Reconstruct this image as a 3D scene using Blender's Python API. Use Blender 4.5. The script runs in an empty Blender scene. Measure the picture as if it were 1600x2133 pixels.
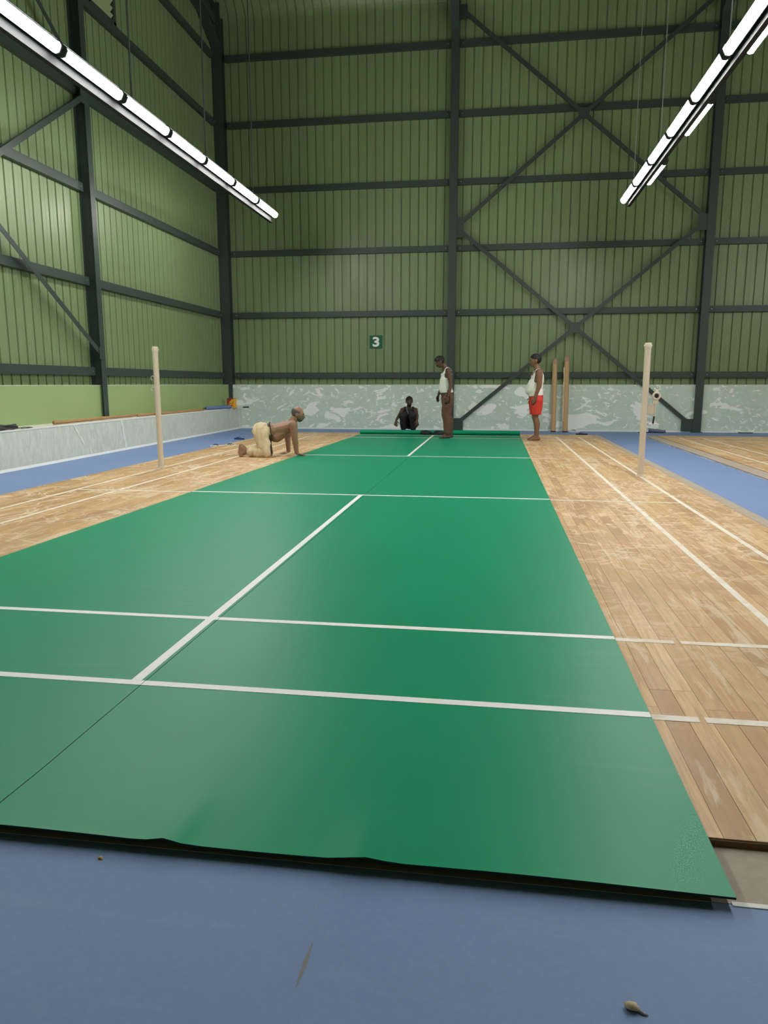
import bpy, bmesh, math, random
import numpy as np
from mathutils import Vector, Matrix, noise
random.seed(7)
S = bpy.context.scene
C = S.collection

# ------------------------------------------------------------------ camera, world, exposure
cam_d = bpy.data.cameras.new('camera')
cam = bpy.data.objects.new('camera', cam_d); C.objects.link(cam)
cam.location = (1.293, -9.078, 1.093)
cam.rotation_euler = (math.radians(90 - 9.908), 0, math.radians(8.523))
cam_d.sensor_fit = 'HORIZONTAL'; cam_d.sensor_width = 36.0
cam_d.lens = 1530.0 / 1600.0 * 36.0
cam_d.clip_start = 0.05; cam_d.clip_end = 200
S.camera = cam
w = bpy.data.worlds.new('world'); S.world = w; w.use_nodes = True
w.node_tree.nodes['Background'].inputs[0].default_value = (0.012, 0.014, 0.018, 1)
w.node_tree.nodes['Background'].inputs[1].default_value = 1.0
S.view_settings.view_transform = 'Standard'; S.view_settings.look = 'None'
S.view_settings.gamma = 1.0; S.view_settings.use_curve_mapping = False
S.view_settings.exposure = 0.61
LAMP_POWER = 46.0
FZ = -0.022            # level of the painted concrete; the wooden court surface is z = 0

# ------------------------------------------------------------------ materials
M = {}
class NT:
    def __init__(s, name):
        m = bpy.data.materials.new(name); m.use_nodes = True
        s.m = m; s.t = m.node_tree; s.b = s.t.nodes['Principled BSDF']; M[name] = m
        s._pos = None
    def n(s, kind, **kw):
        nd = s.t.nodes.new(kind)
        for k, v in kw.items(): setattr(nd, k, v)
        return nd
    def l(s, a, b): s.t.links.new(a, b)
    def pos(s, scale=(1, 1, 1), world=True):
        mp = s.n('ShaderNodeMapping'); mp.inputs['Scale'].default_value = scale
        if world: s.l(s.n('ShaderNodeNewGeometry').outputs['Position'], mp.inputs['Vector'])
        else: s.l(s.n('ShaderNodeTexCoord').outputs['Object'], mp.inputs['Vector'])
        return mp.outputs[0]
    def noise(s, vec, scale, detail=4, rough=0.55, dist=0.0):
        nd = s.n('ShaderNodeTexNoise'); nd.inputs['Scale'].default_value = scale
        nd.inputs['Detail'].default_value = detail; nd.inputs['Roughness'].default_value = rough
        nd.inputs['Distortion'].default_value = dist; s.l(vec, nd.inputs['Vector']); return nd.outputs['Fac']
    def ramp(s, fac, stops):
        r = s.n('ShaderNodeValToRGB'); e = r.color_ramp.elements
        while len(e) < len(stops): e.new(0.5)
        for el, (p, c) in zip(e, stops):
            el.position = p; el.color = (c, c, c, 1) if isinstance(c, (int, float)) else (*c, 1)
        s.l(fac, r.inputs[0]); return r.outputs[0]
    def mix(s, fac, a, b, mode='MIX'):
        x = s.n('ShaderNodeMix', data_type='RGBA', blend_type=mode)
        for sock, v in ((x.inputs[0], fac), (x.inputs[6], a), (x.inputs[7], b)):
            if hasattr(v, 'links'): s.l(v, sock)
            elif isinstance(v, (int, float)): sock.default_value = v
            else: sock.default_value = (*v, 1)
        return x.outputs[2]
    def math(s, op, a, b=0.0):
        x = s.n('ShaderNodeMath', operation=op)
        for sock, v in ((x.inputs[0], a), (x.inputs[1], b)):
            if hasattr(v, 'links'): s.l(v, sock)
            else: sock.default_value = v
        return x.outputs[0]
    def base(s, c):
        if hasattr(c, 'links'): s.l(c, s.b.inputs['Base Color'])
        else: s.b.inputs['Base Color'].default_value = (*c, 1)
        return s
    def set(s, rough=0.5, metal=0.0, spec=0.5):
        if hasattr(rough, 'links'): s.l(rough, s.b.inputs['Roughness'])
        else: s.b.inputs['Roughness'].default_value = rough
        s.b.inputs['Metallic'].default_value = metal
        s.b.inputs['Specular IOR Level'].default_value = spec
        return s
    def bump(s, fac, strength=0.3, dist=0.01):
        b = s.n('ShaderNodeBump'); b.inputs['Strength'].default_value = strength
        b.inputs['Distance'].default_value = dist; s.l(fac, b.inputs['Height'])
        s.l(b.outputs[0], s.b.inputs['Normal']); return s

def simple(name, col, rough=0.6, metal=0.0, spec=0.4, var=0.12, scale=6.0, world=False, bump=0.0):
    t = NT(name); v = t.pos(world=world)
    f = t.noise(v, scale)
    t.base(t.mix(f, tuple(c * (1 - var) for c in col), tuple(min(1, c * (1 + var)) for c in col))).set(rough, metal, spec)
    if bump: t.bump(f, bump, 0.01)
    return t.m

# painted blue concrete
t = NT('blue_paint'); v = t.pos()
f1 = t.noise(v, 1.3, 6); f2 = t.noise(v, 60, 3); f3 = t.noise(t.pos((0.6, 6, 1)), 2.2, 5)
c = t.mix(f1, (0.165, 0.252, 0.462), (0.200, 0.295, 0.515))
c = t.mix(t.ramp(f2, [(0.45, 0), (0.75, 0.30)]), c, (0.24, 0.33, 0.54))
c = t.mix(t.ramp(f3, [(0.58, 0), (0.75, 0.20)]), c, (0.30, 0.39, 0.56))
t.base(c).set(0.62, 0, 0.35).bump(f2, 0.08, 0.004)
# bare concrete margin
t = NT('concrete'); v = t.pos(); f1 = t.noise(v, 3.0, 6); f2 = t.noise(v, 40, 3)
c = t.mix(f1, (0.34, 0.28, 0.22), (0.46, 0.39, 0.31))
t.base(t.mix(t.ramp(f2, [(0.4, 0), (0.8, 0.4)]), c, (0.52, 0.47, 0.40))).set(0.8, 0, 0.3).bump(f2, 0.15, 0.004)
# wood planks
t = NT('wood'); g = t.n('ShaderNodeNewGeometry'); oi = t.n('ShaderNodeObjectInfo')
rnd = t.math('FRACT', t.math('ADD', t.math('MULTIPLY', g.outputs['Random Per Island'], 7.31), t.math('MULTIPLY', oi.outputs['Random'], 5.77)))
def shifted(scale):
    mp = t.n('ShaderNodeMapping'); mp.inputs['Scale'].default_value = scale
    cb = t.n('ShaderNodeCombineXYZ'); t.l(t.math('MULTIPLY', rnd, 37.0), cb.inputs['Y']); t.l(t.math('MULTIPLY', rnd, 11.0), cb.inputs['X'])
    ad = t.n('ShaderNodeVectorMath', operation='ADD'); t.l(g.outputs['Position'], ad.inputs[0]); t.l(cb.outputs[0], ad.inputs[1])
    t.l(ad.outputs[0], mp.inputs['Vector']); return mp.outputs[0]
grain = t.noise(shifted((26, 1.3, 1)), 2.4, 6, 0.6, 1.2)
tone = t.ramp(rnd, [(0.0, (0.46, 0.262, 0.105)), (0.25, (0.58, 0.350, 0.150)), (0.7, (0.65, 0.410, 0.185)), (1.0, (0.75, 0.52, 0.275))])
c = t.mix(t.ramp(grain, [(0.3, 0.65), (0.62, 0)]), tone, (0.38, 0.215, 0.095))
v = t.pos()
dirt = t.noise(v, 1.7, 5)
c = t.mix(t.ramp(dirt, [(0.45, 0), (0.72, 0.50)]), c, (0.36, 0.225, 0.115))
def squiggle(sc, w_, seed, dist):                                      # thin wandering putty and glue traces
    mp = t.n('ShaderNodeMapping'); mp.inputs['Location'].default_value = (seed, seed * 1.7, 0); mp.inputs['Scale'].default_value = (1.0, 0.8, 1.0)
    t.l(g.outputs['Position'], mp.inputs['Vector'])
    n_ = t.noise(mp.outputs[0], sc, 3, 0.55, dist)
    return t.ramp(t.math('ABSOLUTE', t.math('SUBTRACT', n_, 0.5)), [(0.0, 1.0), (w_, 0.75), (w_ * 2.2, 0.0)])
cov = t.ramp(t.noise(v, 0.9, 3), [(0.40, 0.0), (0.56, 1.0)])
cov2 = t.ramp(t.noise(t.pos((1.3, 1.1, 1)), 1.7, 3), [(0.46, 0.0), (0.58, 1.0)])
far = t.n('ShaderNodeMapRange'); far.inputs['From Min'].default_value = -6.2; far.inputs['From Max'].default_value = -4.0
sx_ = t.n('ShaderNodeSeparateXYZ'); t.l(g.outputs['Position'], sx_.inputs[0]); t.l(sx_.outputs['Y'], far.inputs['Value'])
amt = far.outputs[0]
k1 = t.math('MULTIPLY', t.math('MULTIPLY', squiggle(1.9, 0.011, 3.1, 1.4), cov), t.math('ADD', t.math('MULTIPLY', amt, .62), .12))
k2 = t.math('MULTIPLY', t.math('MULTIPLY', squiggle(4.2, 0.016, 9.7, 0.9), cov2), t.math('ADD', t.math('MULTIPLY', amt, .48), .08))
c = t.mix(k1, c, (0.83, 0.69, 0.50)); c = t.mix(k2, c, (0.82, 0.67, 0.47))
sm1 = t.noise(t.pos((3.2, 0.9, 1)), 1.5, 5, 0.62, 0.9)                # broad rubbed smears along the strips
c = t.mix(t.ramp(sm1, [(0.57, 0), (0.63, 0.45), (0.75, 0.6)]), c, (0.78, 0.64, 0.45))
sm2 = t.noise(t.pos((9, 0.8, 1)), 2.0, 4, 0.6, 0.6)
c = t.mix(t.ramp(sm2, [(0.60, 0), (0.68, 0.5)]), c, (0.78, 0.65, 0.46))
t.base(c).set(t.ramp(sm1, [(0.3, 0.42), (0.7, 0.6)]), 0, 0.45).bump(grain, 0.06, 0.002)
simple('wood_edge', (0.17, 0.09, 0.045), 0.8)
# green mat
t = NT('mat_green'); v = t.pos(); f1 = t.noise(v, 1.1, 4); f2 = t.noise(v, 260, 2); f3 = t.noise(t.pos((0.5, 5, 1)), 1.6, 5, 0.6, 0.4)
c = t.mix(f1, (0.000, 0.265, 0.128), (0.001, 0.298, 0.150))
c = t.mix(t.ramp(f3, [(0.60, 0), (0.76, 0.10)]), c, (0.25, 0.42, 0.30))
t.base(c).set(0.42, 0, 0.28).bump(f2, 0.10, 0.002)
simple('mat_back', (0.012, 0.020, 0.018), 0.9)
t = NT('line_white'); v = t.pos(); f = t.noise(v, 25, 4)
t.base(t.mix(f, (0.86, 0.85, 0.83), (0.95, 0.94, 0.92))).set(0.5, 0, 0.4)
t = NT('line_worn'); v = t.pos(); f = t.noise(v, 9, 5)
t.base(t.mix(t.ramp(f, [(0.45, 0), (0.72, 0.75)]), (0.84, 0.78, 0.70), (0.66, 0.50, 0.32))).set(0.55, 0, 0.4)
# steel sheet cladding, painted green
t = NT('cladding'); oi = t.n('ShaderNodeObjectInfo')
f1 = t.noise(t.pos((1, 1, 0.12)), 9.0, 4); f2 = t.noise(t.pos(), 0.6, 3)
c = t.mix(f1, (0.176, 0.250, 0.116), (0.206, 0.286, 0.136))
c = t.mix(t.math('MULTIPLY', oi.outputs['Random'], 0.35), c, (0.168, 0.230, 0.116))
t.base(c).set(t.ramp(f1, [(0.3, 0.30), (0.7, 0.42)]), 0, 0.5)
t = NT('steel'); f = t.noise(t.pos(), 7, 4)
t.base(t.mix(f, (0.030, 0.048, 0.042), (0.042, 0.064, 0.056))).set(0.42, 0, 0.5)
simple('bolt', (0.55, 0.55, 0.52), 0.35, 0.9, var=0.1)
simple('roof_sheet', (0.13, 0.17, 0.06), 0.5)
# plastered low walls
t = NT('plaster'); v = t.pos((1, 1, 1.25))
f1 = t.noise(v, 1.6, 6, 0.6, 0.5); f2 = t.noise(v, 5.5, 6, 0.65, 0.7); f3 = t.noise(t.pos((1, 1, 2.2)), 1.7, 5, 0.5, 0.6)
c = t.mix(f1, (0.50, 0.625, 0.515), (0.61, 0.715, 0.605))
c = t.mix(t.ramp(f2, [(0.52, 0), (0.66, 0.55)]), c, (0.74, 0.80, 0.73))
f4 = t.noise(t.pos((1, 1, 1.3)), 6.5, 5, 0.55, 1.2)
c = t.mix(t.ramp(f3, [(0.570, 0), (0.580, 0.92), (0.70, 0.85)]), c, (0.93, 0.94, 0.90))
c = t.mix(t.ramp(f4, [(0.605, 0), (0.620, 0.85)]), c, (0.93, 0.93, 0.89))
t.base(c).set(0.85, 0, 0.25).bump(t.ramp(f3, [(0.555, 0), (0.58, 1)]), 0.35, 0.006)
t = NT('ledge_plaster'); v = t.pos((1, 1, 0.8)); f1 = t.noise(v, 1.3, 6, 0.6, 0.4); f2 = t.noise(t.pos((1, 3.0, 1.2)), 5, 6, 0.7, 0.6)
c = t.mix(f1, (0.47, 0.535, 0.43), (0.66, 0.675, 0.61))
c = t.mix(t.ramp(f2, [(0.46, 0), (0.66, 0.65)]), c, (0.76, 0.76, 0.72))
t.base(c).set(0.85, 0, 0.25).bump(f2, 0.15, 0.004)
simple('ledge_top', (0.66, 0.62, 0.54), 0.8, var=0.08, scale=4, world=True)
simple('lime_white', (0.78, 0.80, 0.78), 0.8, var=0.08, scale=20, world=True)
t = NT('green_plaster'); v = t.pos(); f = t.noise(v, 1.2, 5)
t.base(t.mix(f, (0.275, 0.395, 0.165), (0.320, 0.435, 0.195))).set(0.7, 0, 0.3)
# lamp
t = NT('lamp_glow'); t.base((0.9, 0.9, 0.9)); t.b.inputs['Emission Color'].default_value = (1.0, 0.985, 0.95, 1); t.b.inputs['Emission Strength'].default_value = LAMP_POWER
simple('lamp_body', (0.12, 0.125, 0.13), 0.5, var=0.05)
simple('lamp_cap', (0.06, 0.065, 0.065), 0.5, var=0.05)
simple('galvanised', (0.42, 0.43, 0.43), 0.4, 0.7, var=0.1)
simple('rail_paint', (0.028, 0.030, 0.031), 0.7, var=0.1, spec=0.2)
# small things
simple('pole_cream', (0.70, 0.60, 0.48), 0.45, var=0.06, scale=3)
simple('cardboard', (0.50, 0.32, 0.17), 0.85, var=0.12, scale=14)
simple('kraft_pale', (0.66, 0.52, 0.35), 0.85, var=0.15, scale=9)
simple('paper_torn', (0.42, 0.27, 0.20), 0.85, var=0.35, scale=40)
simple('tape_yellow', (0.66, 0.42, 0.12), 0.5, var=0.1)
simple('black_rubber', (0.018, 0.018, 0.020), 0.7)
simple('white_rubber', (0.72, 0.72, 0.70), 0.6)
simple('blue_rubber', (0.035, 0.06, 0.16), 0.6)
simple('blue_roll', (0.13, 0.20, 0.38), 0.7)
simple('grey_cloth', (0.13, 0.15, 0.24), 0.9, var=0.2)
simple('bamboo', (0.40, 0.235, 0.10), 0.6, var=0.3, scale=8)
simple('tin_red', (0.33, 0.04, 0.03), 0.45)
simple('tin_yellow', (0.80, 0.42, 0.04), 0.45)
simple('cable', (0.05, 0.05, 0.055), 0.6, var=0.4)
simple('sign_green', (0.002, 0.11, 0.04), 0.5, var=0.05)
simple('sign_white', (0.86, 0.86, 0.84), 0.5, var=0.03)
simple('louvre', (0.33, 0.40, 0.22), 0.5)
simple('putty', (0.62, 0.48, 0.32), 0.8, var=0.2, scale=40)
simple('stain_ochre', (0.24, 0.23, 0.21), 0.8, var=0.2, scale=30)
def skin(name, col):
    return simple(name, col, 0.5, 0, 0.45, 0.14, 9.0)
skin('skin_warm', (0.300, 0.160, 0.100)); skin('skin_dark', (0.115, 0.056, 0.036)); skin('skin_mid', (0.215, 0.105, 0.060)); skin('skin_deep', (0.085, 0.048, 0.036))
simple('hair_black', (0.008, 0.007, 0.007), 0.6); simple('hair_grey', (0.10, 0.085, 0.075), 0.7, var=0.5, scale=60)
simple('eye_white', (0.36, 0.33, 0.30), 0.3); simple('eye_dark', (0.02, 0.012, 0.01), 0.2); simple('lips', (0.12, 0.05, 0.045), 0.5)
simple('khaki', (0.62, 0.50, 0.32), 0.9, var=0.18, scale=14, bump=0.5); simple('vest_white', (0.78, 0.76, 0.70), 0.9, var=0.08, scale=18, bump=0.3)
simple('brown_cloth', (0.145, 0.072, 0.046), 0.9, var=0.25, scale=10, bump=0.3); simple('red_cloth', (0.60, 0.045, 0.03), 0.75, var=0.12, bump=0.2)
simple('dark_cloth', (0.020, 0.022, 0.026), 0.85, var=0.4, bump=0.2); simple('belt', (0.016, 0.013, 0.012), 0.5); simple('denim_grey', (0.22, 0.24, 0.27), 0.9)
simple('metal_frame', (0.4, 0.38, 0.33), 0.3, 0.8)

# ------------------------------------------------------------------ mesh helpers
def link(name, me, mat=None, parent=None):
    o = bpy.data.objects.new(name, me); C.objects.link(o)
    if mat and me is not None and len(me.materials) == 0: me.materials.append(M[mat])
    if parent: o.parent = parent
    return o
def tag(o, label=None, cat=None, group=None, kind=None):
    if label: o['label'] = label
    if cat: o['category'] = cat
    if group: o['group'] = group
    if kind: o['kind'] = kind
    return o
def empty(name, loc=(0, 0, 0), rz=0.0):
    o = bpy.data.objects.new(name, None); C.objects.link(o); o.location = loc; o.rotation_euler = (0, 0, rz)
    o.empty_display_size = 0.1
    return o
class MB:
    def __init__(s): s.v = []; s.f = []; s.mi = []
    def add(s, vs, fs, mi=0):
        k = len(s.v); s.v += [tuple(x) for x in vs]; s.f += [tuple(i + k for i in f) for f in fs]; s.mi += [mi] * len(fs); return s
    def box(s, x0, x1, y0, y1, z0, z1, mi=0):
        return s.add([(x0, y0, z0), (x1, y0, z0), (x1, y1, z0), (x0, y1, z0), (x0, y0, z1), (x1, y0, z1), (x1, y1, z1), (x0, y1, z1)],
                     [(0, 3, 2, 1), (4, 5, 6, 7), (0, 1, 5, 4), (1, 2, 6, 5), (2, 3, 7, 6), (3, 0, 4, 7)], mi)
    def bar(s, p0, p1, wdt, dep, nrm, mi=0):          # rectangular bar from p0 to p1; nrm = depth direction
        p0 = Vector(p0); p1 = Vector(p1); d = (p1 - p0).normalized(); n = Vector(nrm).normalized(); q = d.cross(n).normalized()
        vs = [p + q * a * wdt / 2 + n * b * dep / 2 for p in (p0, p1) for a, b in ((-1, -1), (1, -1), (1, 1), (-1, 1))]
        return s.add(vs, [(0, 1, 2, 3), (7, 6, 5, 4), (0, 4, 5, 1), (1, 5, 6, 2), (2, 6, 7, 3), (3, 7, 4, 0)], mi)
    def tube(s, pts, rad, n=12, mi=0, cap=True):       # swept tube through pts, radius scalar or list
        pts = [Vector(p) for p in pts]; rs = rad if isinstance(rad, (list, tuple)) else [rad] * len(pts)
        up = None; rings = []
        for i, p in enumerate(pts):
            d = (pts[min(i + 1, len(pts) - 1)] - pts[max(i - 1, 0)]).normalized()
            if up is None: up = d.orthogonal().normalized()
            up = (up - d * up.dot(d)).normalized(); q = d.cross(up)
            rings.append([p + (up * math.cos(a) + q * math.sin(a)) * rs[i] for a in [2 * math.pi * k / n for k in range(n)]])
        vs = [x for r in rings for x in r]; fs = []
        for i in range(len(rings) - 1):
            for k in range(n):
                a = i * n + k; b = i * n + (k + 1) % n; fs.append((a, b, b + n, a + n))
        if cap: fs.append(tuple(reversed(range(n)))); fs.append(tuple(range((len(rings) - 1) * n, len(rings) * n)))
        return s.add(vs, fs, mi)
    def prism(s, poly, y0, y1, mi=0):                  # polygon in xz swept along y
        n = len(poly); vs = [(x, y0, z) for x, z in poly] + [(x, y1, z) for x, z in poly]
        fs = [tuple(range(n)), tuple(reversed(range(n, 2 * n)))] + [(i, i + n, (i + 1) % n + n, (i + 1) % n) for i in range(n)]
        return s.add(vs, fs, mi)
    def mesh(s, name, mats, smooth=False):
        me = bpy.data.meshes.new(name); me.from_pydata(s.v, [], s.f)
        for m in ([mats] if isinstance(mats, str) else mats): me.materials.append(M[m])
        if any(s.mi): me.polygons.foreach_set('material_index', s.mi)
        bm = bmesh.new(); bm.from_mesh(me); bmesh.ops.recalc_face_normals(bm, faces=bm.faces); bm.to_mesh(me); bm.free()
        if smooth: me.polygons.foreach_set('use_smooth', [True] * len(me.polygons))
        return me
    def obj(s, name, mats, parent=None, smooth=False): return link(name, s.mesh(name, mats, smooth), None, parent)

# ------------------------------------------------------------------ floor
XR = 17.0; YN = -13.0; YB = 8.95; XL = -5.35
fl = MB(); fl.box(-5.7, XR + .2, YN - .2, 9.3, FZ - 0.2, FZ); tag(fl.obj('floor', 'blue_paint'), 'blue painted concrete floor', kind='structure')
def margin(x0, x1, y0, y1): MB().box(x0, x1, y0, y1, FZ - 0.004, FZ + 0.0012).obj('concrete_margin', 'concrete', bpy.data.objects['floor'])
margin(-3.62, 3.52, -7.555, -7.30)
for xa_, xb_ in ((3.405, 3.52), (4.47, 4.690)): MB().box(xa_, xb_, -7.555, 7.36, FZ, -.004).obj('concrete_margin', 'concrete', bpy.data.objects['floor'])
for a in range(34):        # ragged chalky paint edge beside the walkway
    for x, ph in ((3.52, 0.0), (4.47, 0.3)):
        y0 = -4.0 + a * 0.33 + ph * random.random(); x_ = x + (.003 if x < 4 else -.012); MB().box(x_, x_ + .009 * random.uniform(.4, 1.3), y0, y0 + random.uniform(.08, .42), FZ, FZ + .0022).obj('paint_edge', 'lime_white', bpy.data.objects['floor'])
MB().box(1.83, 3.52, -7.562, -7.548, FZ, FZ + .002).obj('paint_edge', 'lime_white', bpy.data.objects['floor'])

PW = 0.0745
def plank_cols(x0, x1): n = int(round((x1 - x0) / PW)); return [x0 + i * (x1 - x0) / n for i in range(n)], (x1 - x0) / n
WOOD_Y0, WOOD_Y1 = -7.345, 7.345
core = MB().box(-1.52, 1.72, WOOD_Y0, WOOD_Y1, FZ, -0.0008)
court = core.obj('wood_floor', 'wood'); tag(court, 'wooden plank court floor with white court lines', kind='structure')
LENS = [0.6, 0.75, 0.9, 1.05, 1.2, 1.35]
plank_me = {}
def plank_mesh(wd, L):
    key = (round(wd, 5), L)
    if key not in plank_me:
        b = MB(); g = 0.0007; b.box(g, wd - g, g, L - g, -0.0215, 0)
        plank_me[key] = b.mesh('plank', 'wood')
    return plank_me[key]
def layout(x0, x1, y0=WOOD_Y0, y1=WOOD_Y1):
    out = []; xs, wd = plank_cols(x0, x1)
    for x in xs:
        y = y0; first = True
        while y < y1 - 1e-6:
            L = random.choice(LENS)
            if first: L = random.choice([0.3, 0.45, 0.6, 0.75, 0.9]); first = False
            L = min(L, y1 - y)
            if y1 - (y + L) < 0.2: L = y1 - y
            out.append((x, y, wd, round(L, 4), random.uniform(-.0005, 0.0))); y += L
    return out
allp = layout(1.72, 3.395) + layout(-3.575, -1.52)
camv = Vector(cam.location)
def showing(p):
    x, y, wd, L, z = p; hidden = (-1.80 + .0145 * (y + 5) < x + wd * .5 < 1.79)
    d = Vector((x, y + L / 2, 0)) - camv
    fwd = Vector((-math.sin(.14875), math.cos(.14875), 0)); zc = d.dot(fwd); xc = d.dot(Vector((fwd.y, -fwd.x, 0)))
    out = zc < 1.2 or abs(xc / zc) > 800 / 1530 + .03
    return (0 if hidden or out else 1) * wd * L / (max(zc, .5) ** 3)
allp.sort(key=showing, reverse=True)
for p in allp[:300]:
    o = link('plank', plank_mesh(p[2], p[3]), None, court); o.location = (p[0], p[1], p[4])
def joined(ps, name, parent):
    b = MB()
    for x, y, wd, L, z in ps: b.box(x + .0007, x + wd - .0007, y + .0007, y + L - .0007, -0.0215, z)
    o = b.obj(name, 'wood', parent); o['kind'] = 'stuff'; return o
joined(allp[300:], 'far_planks', court)
MB().box(1.70, 3.395, WOOD_Y0 - .004, WOOD_Y0 - .0005, FZ, -.004).obj('edge_strip', 'wood_edge', court)
MB().box(3.396, 3.403, WOOD_Y0, WOOD_Y1, FZ, -.003).obj('edge_strip', 'wood_edge', court)
court2 = MB().box(4.71, 11.47, WOOD_Y0 + .02, WOOD_Y1 - .02, FZ, -0.012).obj('wood_floor', 'wood_edge'); tag(court2, 'neighbouring wooden plank court floor', kind='structure')
joined(layout(4.70, 11.48), 'planks', court2)
MB().box(4.692, 4.699, WOOD_Y0, WOOD_Y1, FZ, -.003).obj('edge_strip', 'wood_edge', court2)

# ------------------------------------------------------------------ court lines on the wood
def line(parent, x0, x1, y0, y1, mat='line_worn', z=0.0):
    return MB().box(x0, x1, y0, y1, z, z + 0.0012).obj('court_line', mat, parent)
def long_line(parent, xc, ya, yb, mat='line_worn'): line(parent, xc - .02, xc + .02, ya, yb, mat)
for xc in (3.03, 2.57, -3.03, -2.57): long_line(court, xc, -6.70, 6.70)
for yc in (-6.68, -5.92, -2.0, 2.0, 5.92, 6.68):
    line(court, -3.01, -1.60, yc - .02, yc + .02)
    if yc == -5.92: line(court, 1.78, 2.077, yc - .02, yc + .02); line(court, 2.105, 3.01, yc - .02, yc + .02)
    elif yc == -6.68: line(court, 1.78, 1.985, yc - .02, yc + .02); line(court, 2.005, 3.01, yc - .02, yc + .02)
    else: line(court, 1.78, 3.01, yc - .02, yc + .02)
for xc in (5.03, 5.49, 8.06, 11.09): long_line(court2, xc, -6.70, 6.70)
for yc in (-6.68, -5.92, -2.0, 2.0, 5.92, 6.68): line(court2, 5.05, 11.07, yc - .02, yc + .02)

# ------------------------------------------------------------------ green mats being laid, still rolled at the far end
YR = 6.86; RR = 0.052
def make_mat(name, xa, xb, label, far_roll, left=False):
    """xa(y), xb(y): side edges. A sheet with thickness, near edge slightly wavy, far end wound into a roll."""
    th = 0.0055; path = []
    y = -7.572
    while y < YR - 1e-6:
        path.append((y, 0.0)); y += 0.06 if y < -7.2 else 0.5
    path.append((YR, 0.0))
    turns = 2.6; K = int(turns * 22)
    for k in range(1, K + 1):
        a = k / 22 * 2 * math.pi; r = RR * far_roll - (a / (2 * math.pi)) * 0.0085
        path.append((YR + math.sin(a) * r, RR * far_roll - math.cos(a) * r))
    NX = 40; vs = []; fs = []
    for i, (yy, zz) in enumerate(path):
        y0 = path[max(i - 1, 0)]; y1 = path[min(i + 1, len(path) - 1)]
        d = Vector((y1[0] - y0[0], y1[1] - y0[1])).normalized(); nrm = (-d.y, d.x)
        yq = min(yy, YR)
        for j in range(NX + 1):
            x = xa(yq) + (xb(yq) - xa(yq)) * j / NX
            e = max(0.0, min(1.0, (-7.30 - yy) / 0.25)) if i < 40 else 0.0
            wav = e * (0.0035 * math.sin(x * 5.1 + 1) + 0.011 * math.exp(-((x - .53) / .035) ** 2) + 0.010 * math.exp(-((x - 1.02) / .05) ** 2) + .003)
            zz2 = zz + 0.0012 + wav
            vs.append((x, yy, zz2)); 
        for j in range(NX + 1):
            x, y_, z_ = vs[-(NX + 1) + j] if False else vs[i * 2 * (NX + 1) + j]
            vs.append((x, y_ + nrm[0] * th, z_ + nrm[1] * th))
    W = 2 * (NX + 1); T = NX + 1
    mi = []
    for i in range(len(path) - 1):
        for j in range(NX):
            a = i * W + j
            fs.append((a, a + W, a + W + 1, a + 1)); mi.append(0 if path[i][0] >= YR - .3 else 1)   # underside
            fs.append((a + T, a + T + 1, a + T + W + 1, a + T + W)); mi.append(0)       # top
        for j in (0, NX):
            a = i * W + j; fs.append((a, a + T, a + T + W, a + W)); mi.append(1)
    for i in (0, len(path) - 1):
        for j in range(NX):
            a = i * W + j; fs.append((a, a + 1, a + T + 1, a + T)); mi.append(1)
    b = MB(); b.v = vs; b.f = fs; b.mi = mi
    o = b.obj(name, ['mat_green', 'mat_back'], None, True)
    o.data.set_sharp_from_angle(angle=math.radians(30))
    return tag(o, label, 'floor mat', 'green court mats')
MZ = 0.0012 + 0.0055
xl = lambda y: min(-1.80 + .0150 * (y + 5), -1.62) if y > -5 else -1.80
mat_l = make_mat('court_mat', xl, lambda y: 0.034, 'green court mat carrying the long white centre line, under the kneeling man\'s hand', 1.0)
mat_r = make_mat('court_mat', lambda y: 0.037, lambda y: 1.832, 'green court mat on the side of the man in red shorts', 1.06)
for yc in (-6.68, -5.92, -2.0, 2.0, 5.92, 6.68):
    line(mat_l, xl(yc) + .002, 0.034, yc - .02, yc + .02, 'line_white', MZ); line(mat_r, 0.037, 1.83, yc - .02, yc + .02, 'line_white', MZ)
line(mat_l, -.02, .02, -6.66, -1.98, 'line_white', MZ + .0003); line(mat_l, -.02, .02, 1.98, 6.70, 'line_white', MZ + .0003)

# ------------------------------------------------------------------ walls
LW = 1.065
wb = MB(); wb.box(XL - .25, XR + .2, YB, YB + .26, FZ, LW); wall_back = tag(wb.obj('wall_back', 'plaster'), 'patchy pale green plastered low back wall', kind='structure')
MB().box(XL, XR, YB - .012, YB, FZ, FZ + .035).obj('pale_edge', 'lime_white', wall_back)
MB().box(XL, XR, YB - .004, YB + .02, LW, LW + .006).obj('pale_edge', 'lime_white', wall_back)  # thin highlight along the wall top, laid on as a pale strip
wl = MB(); wl.box(XL - .25, XL, YN, YB, FZ, LW); wall_left = tag(wl.obj('wall_left', 'green_plaster'), 'light green plastered low left wall', kind='structure')
MB().box(XL - .02, XL + .003, YN, YB, LW, LW + .006).obj('pale_edge', 'lime_white', wall_left)  # highlight on the left wall top, also put in as a pale strip
tag(MB().box(XR, XR + .25, YN, YB, FZ, LW).obj('wall_right', 'plaster'), 'pale plastered low right wall', kind='structure'); wall_right = bpy.data.objects['wall_right']
tag(MB().box(XL - .25, XR + .25, YN - .25, YN, FZ, LW).obj('wall_front', 'plaster'), 'pale plastered low wall behind the viewer', kind='structure'); wall_front = bpy.data.objects['wall_front']
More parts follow.
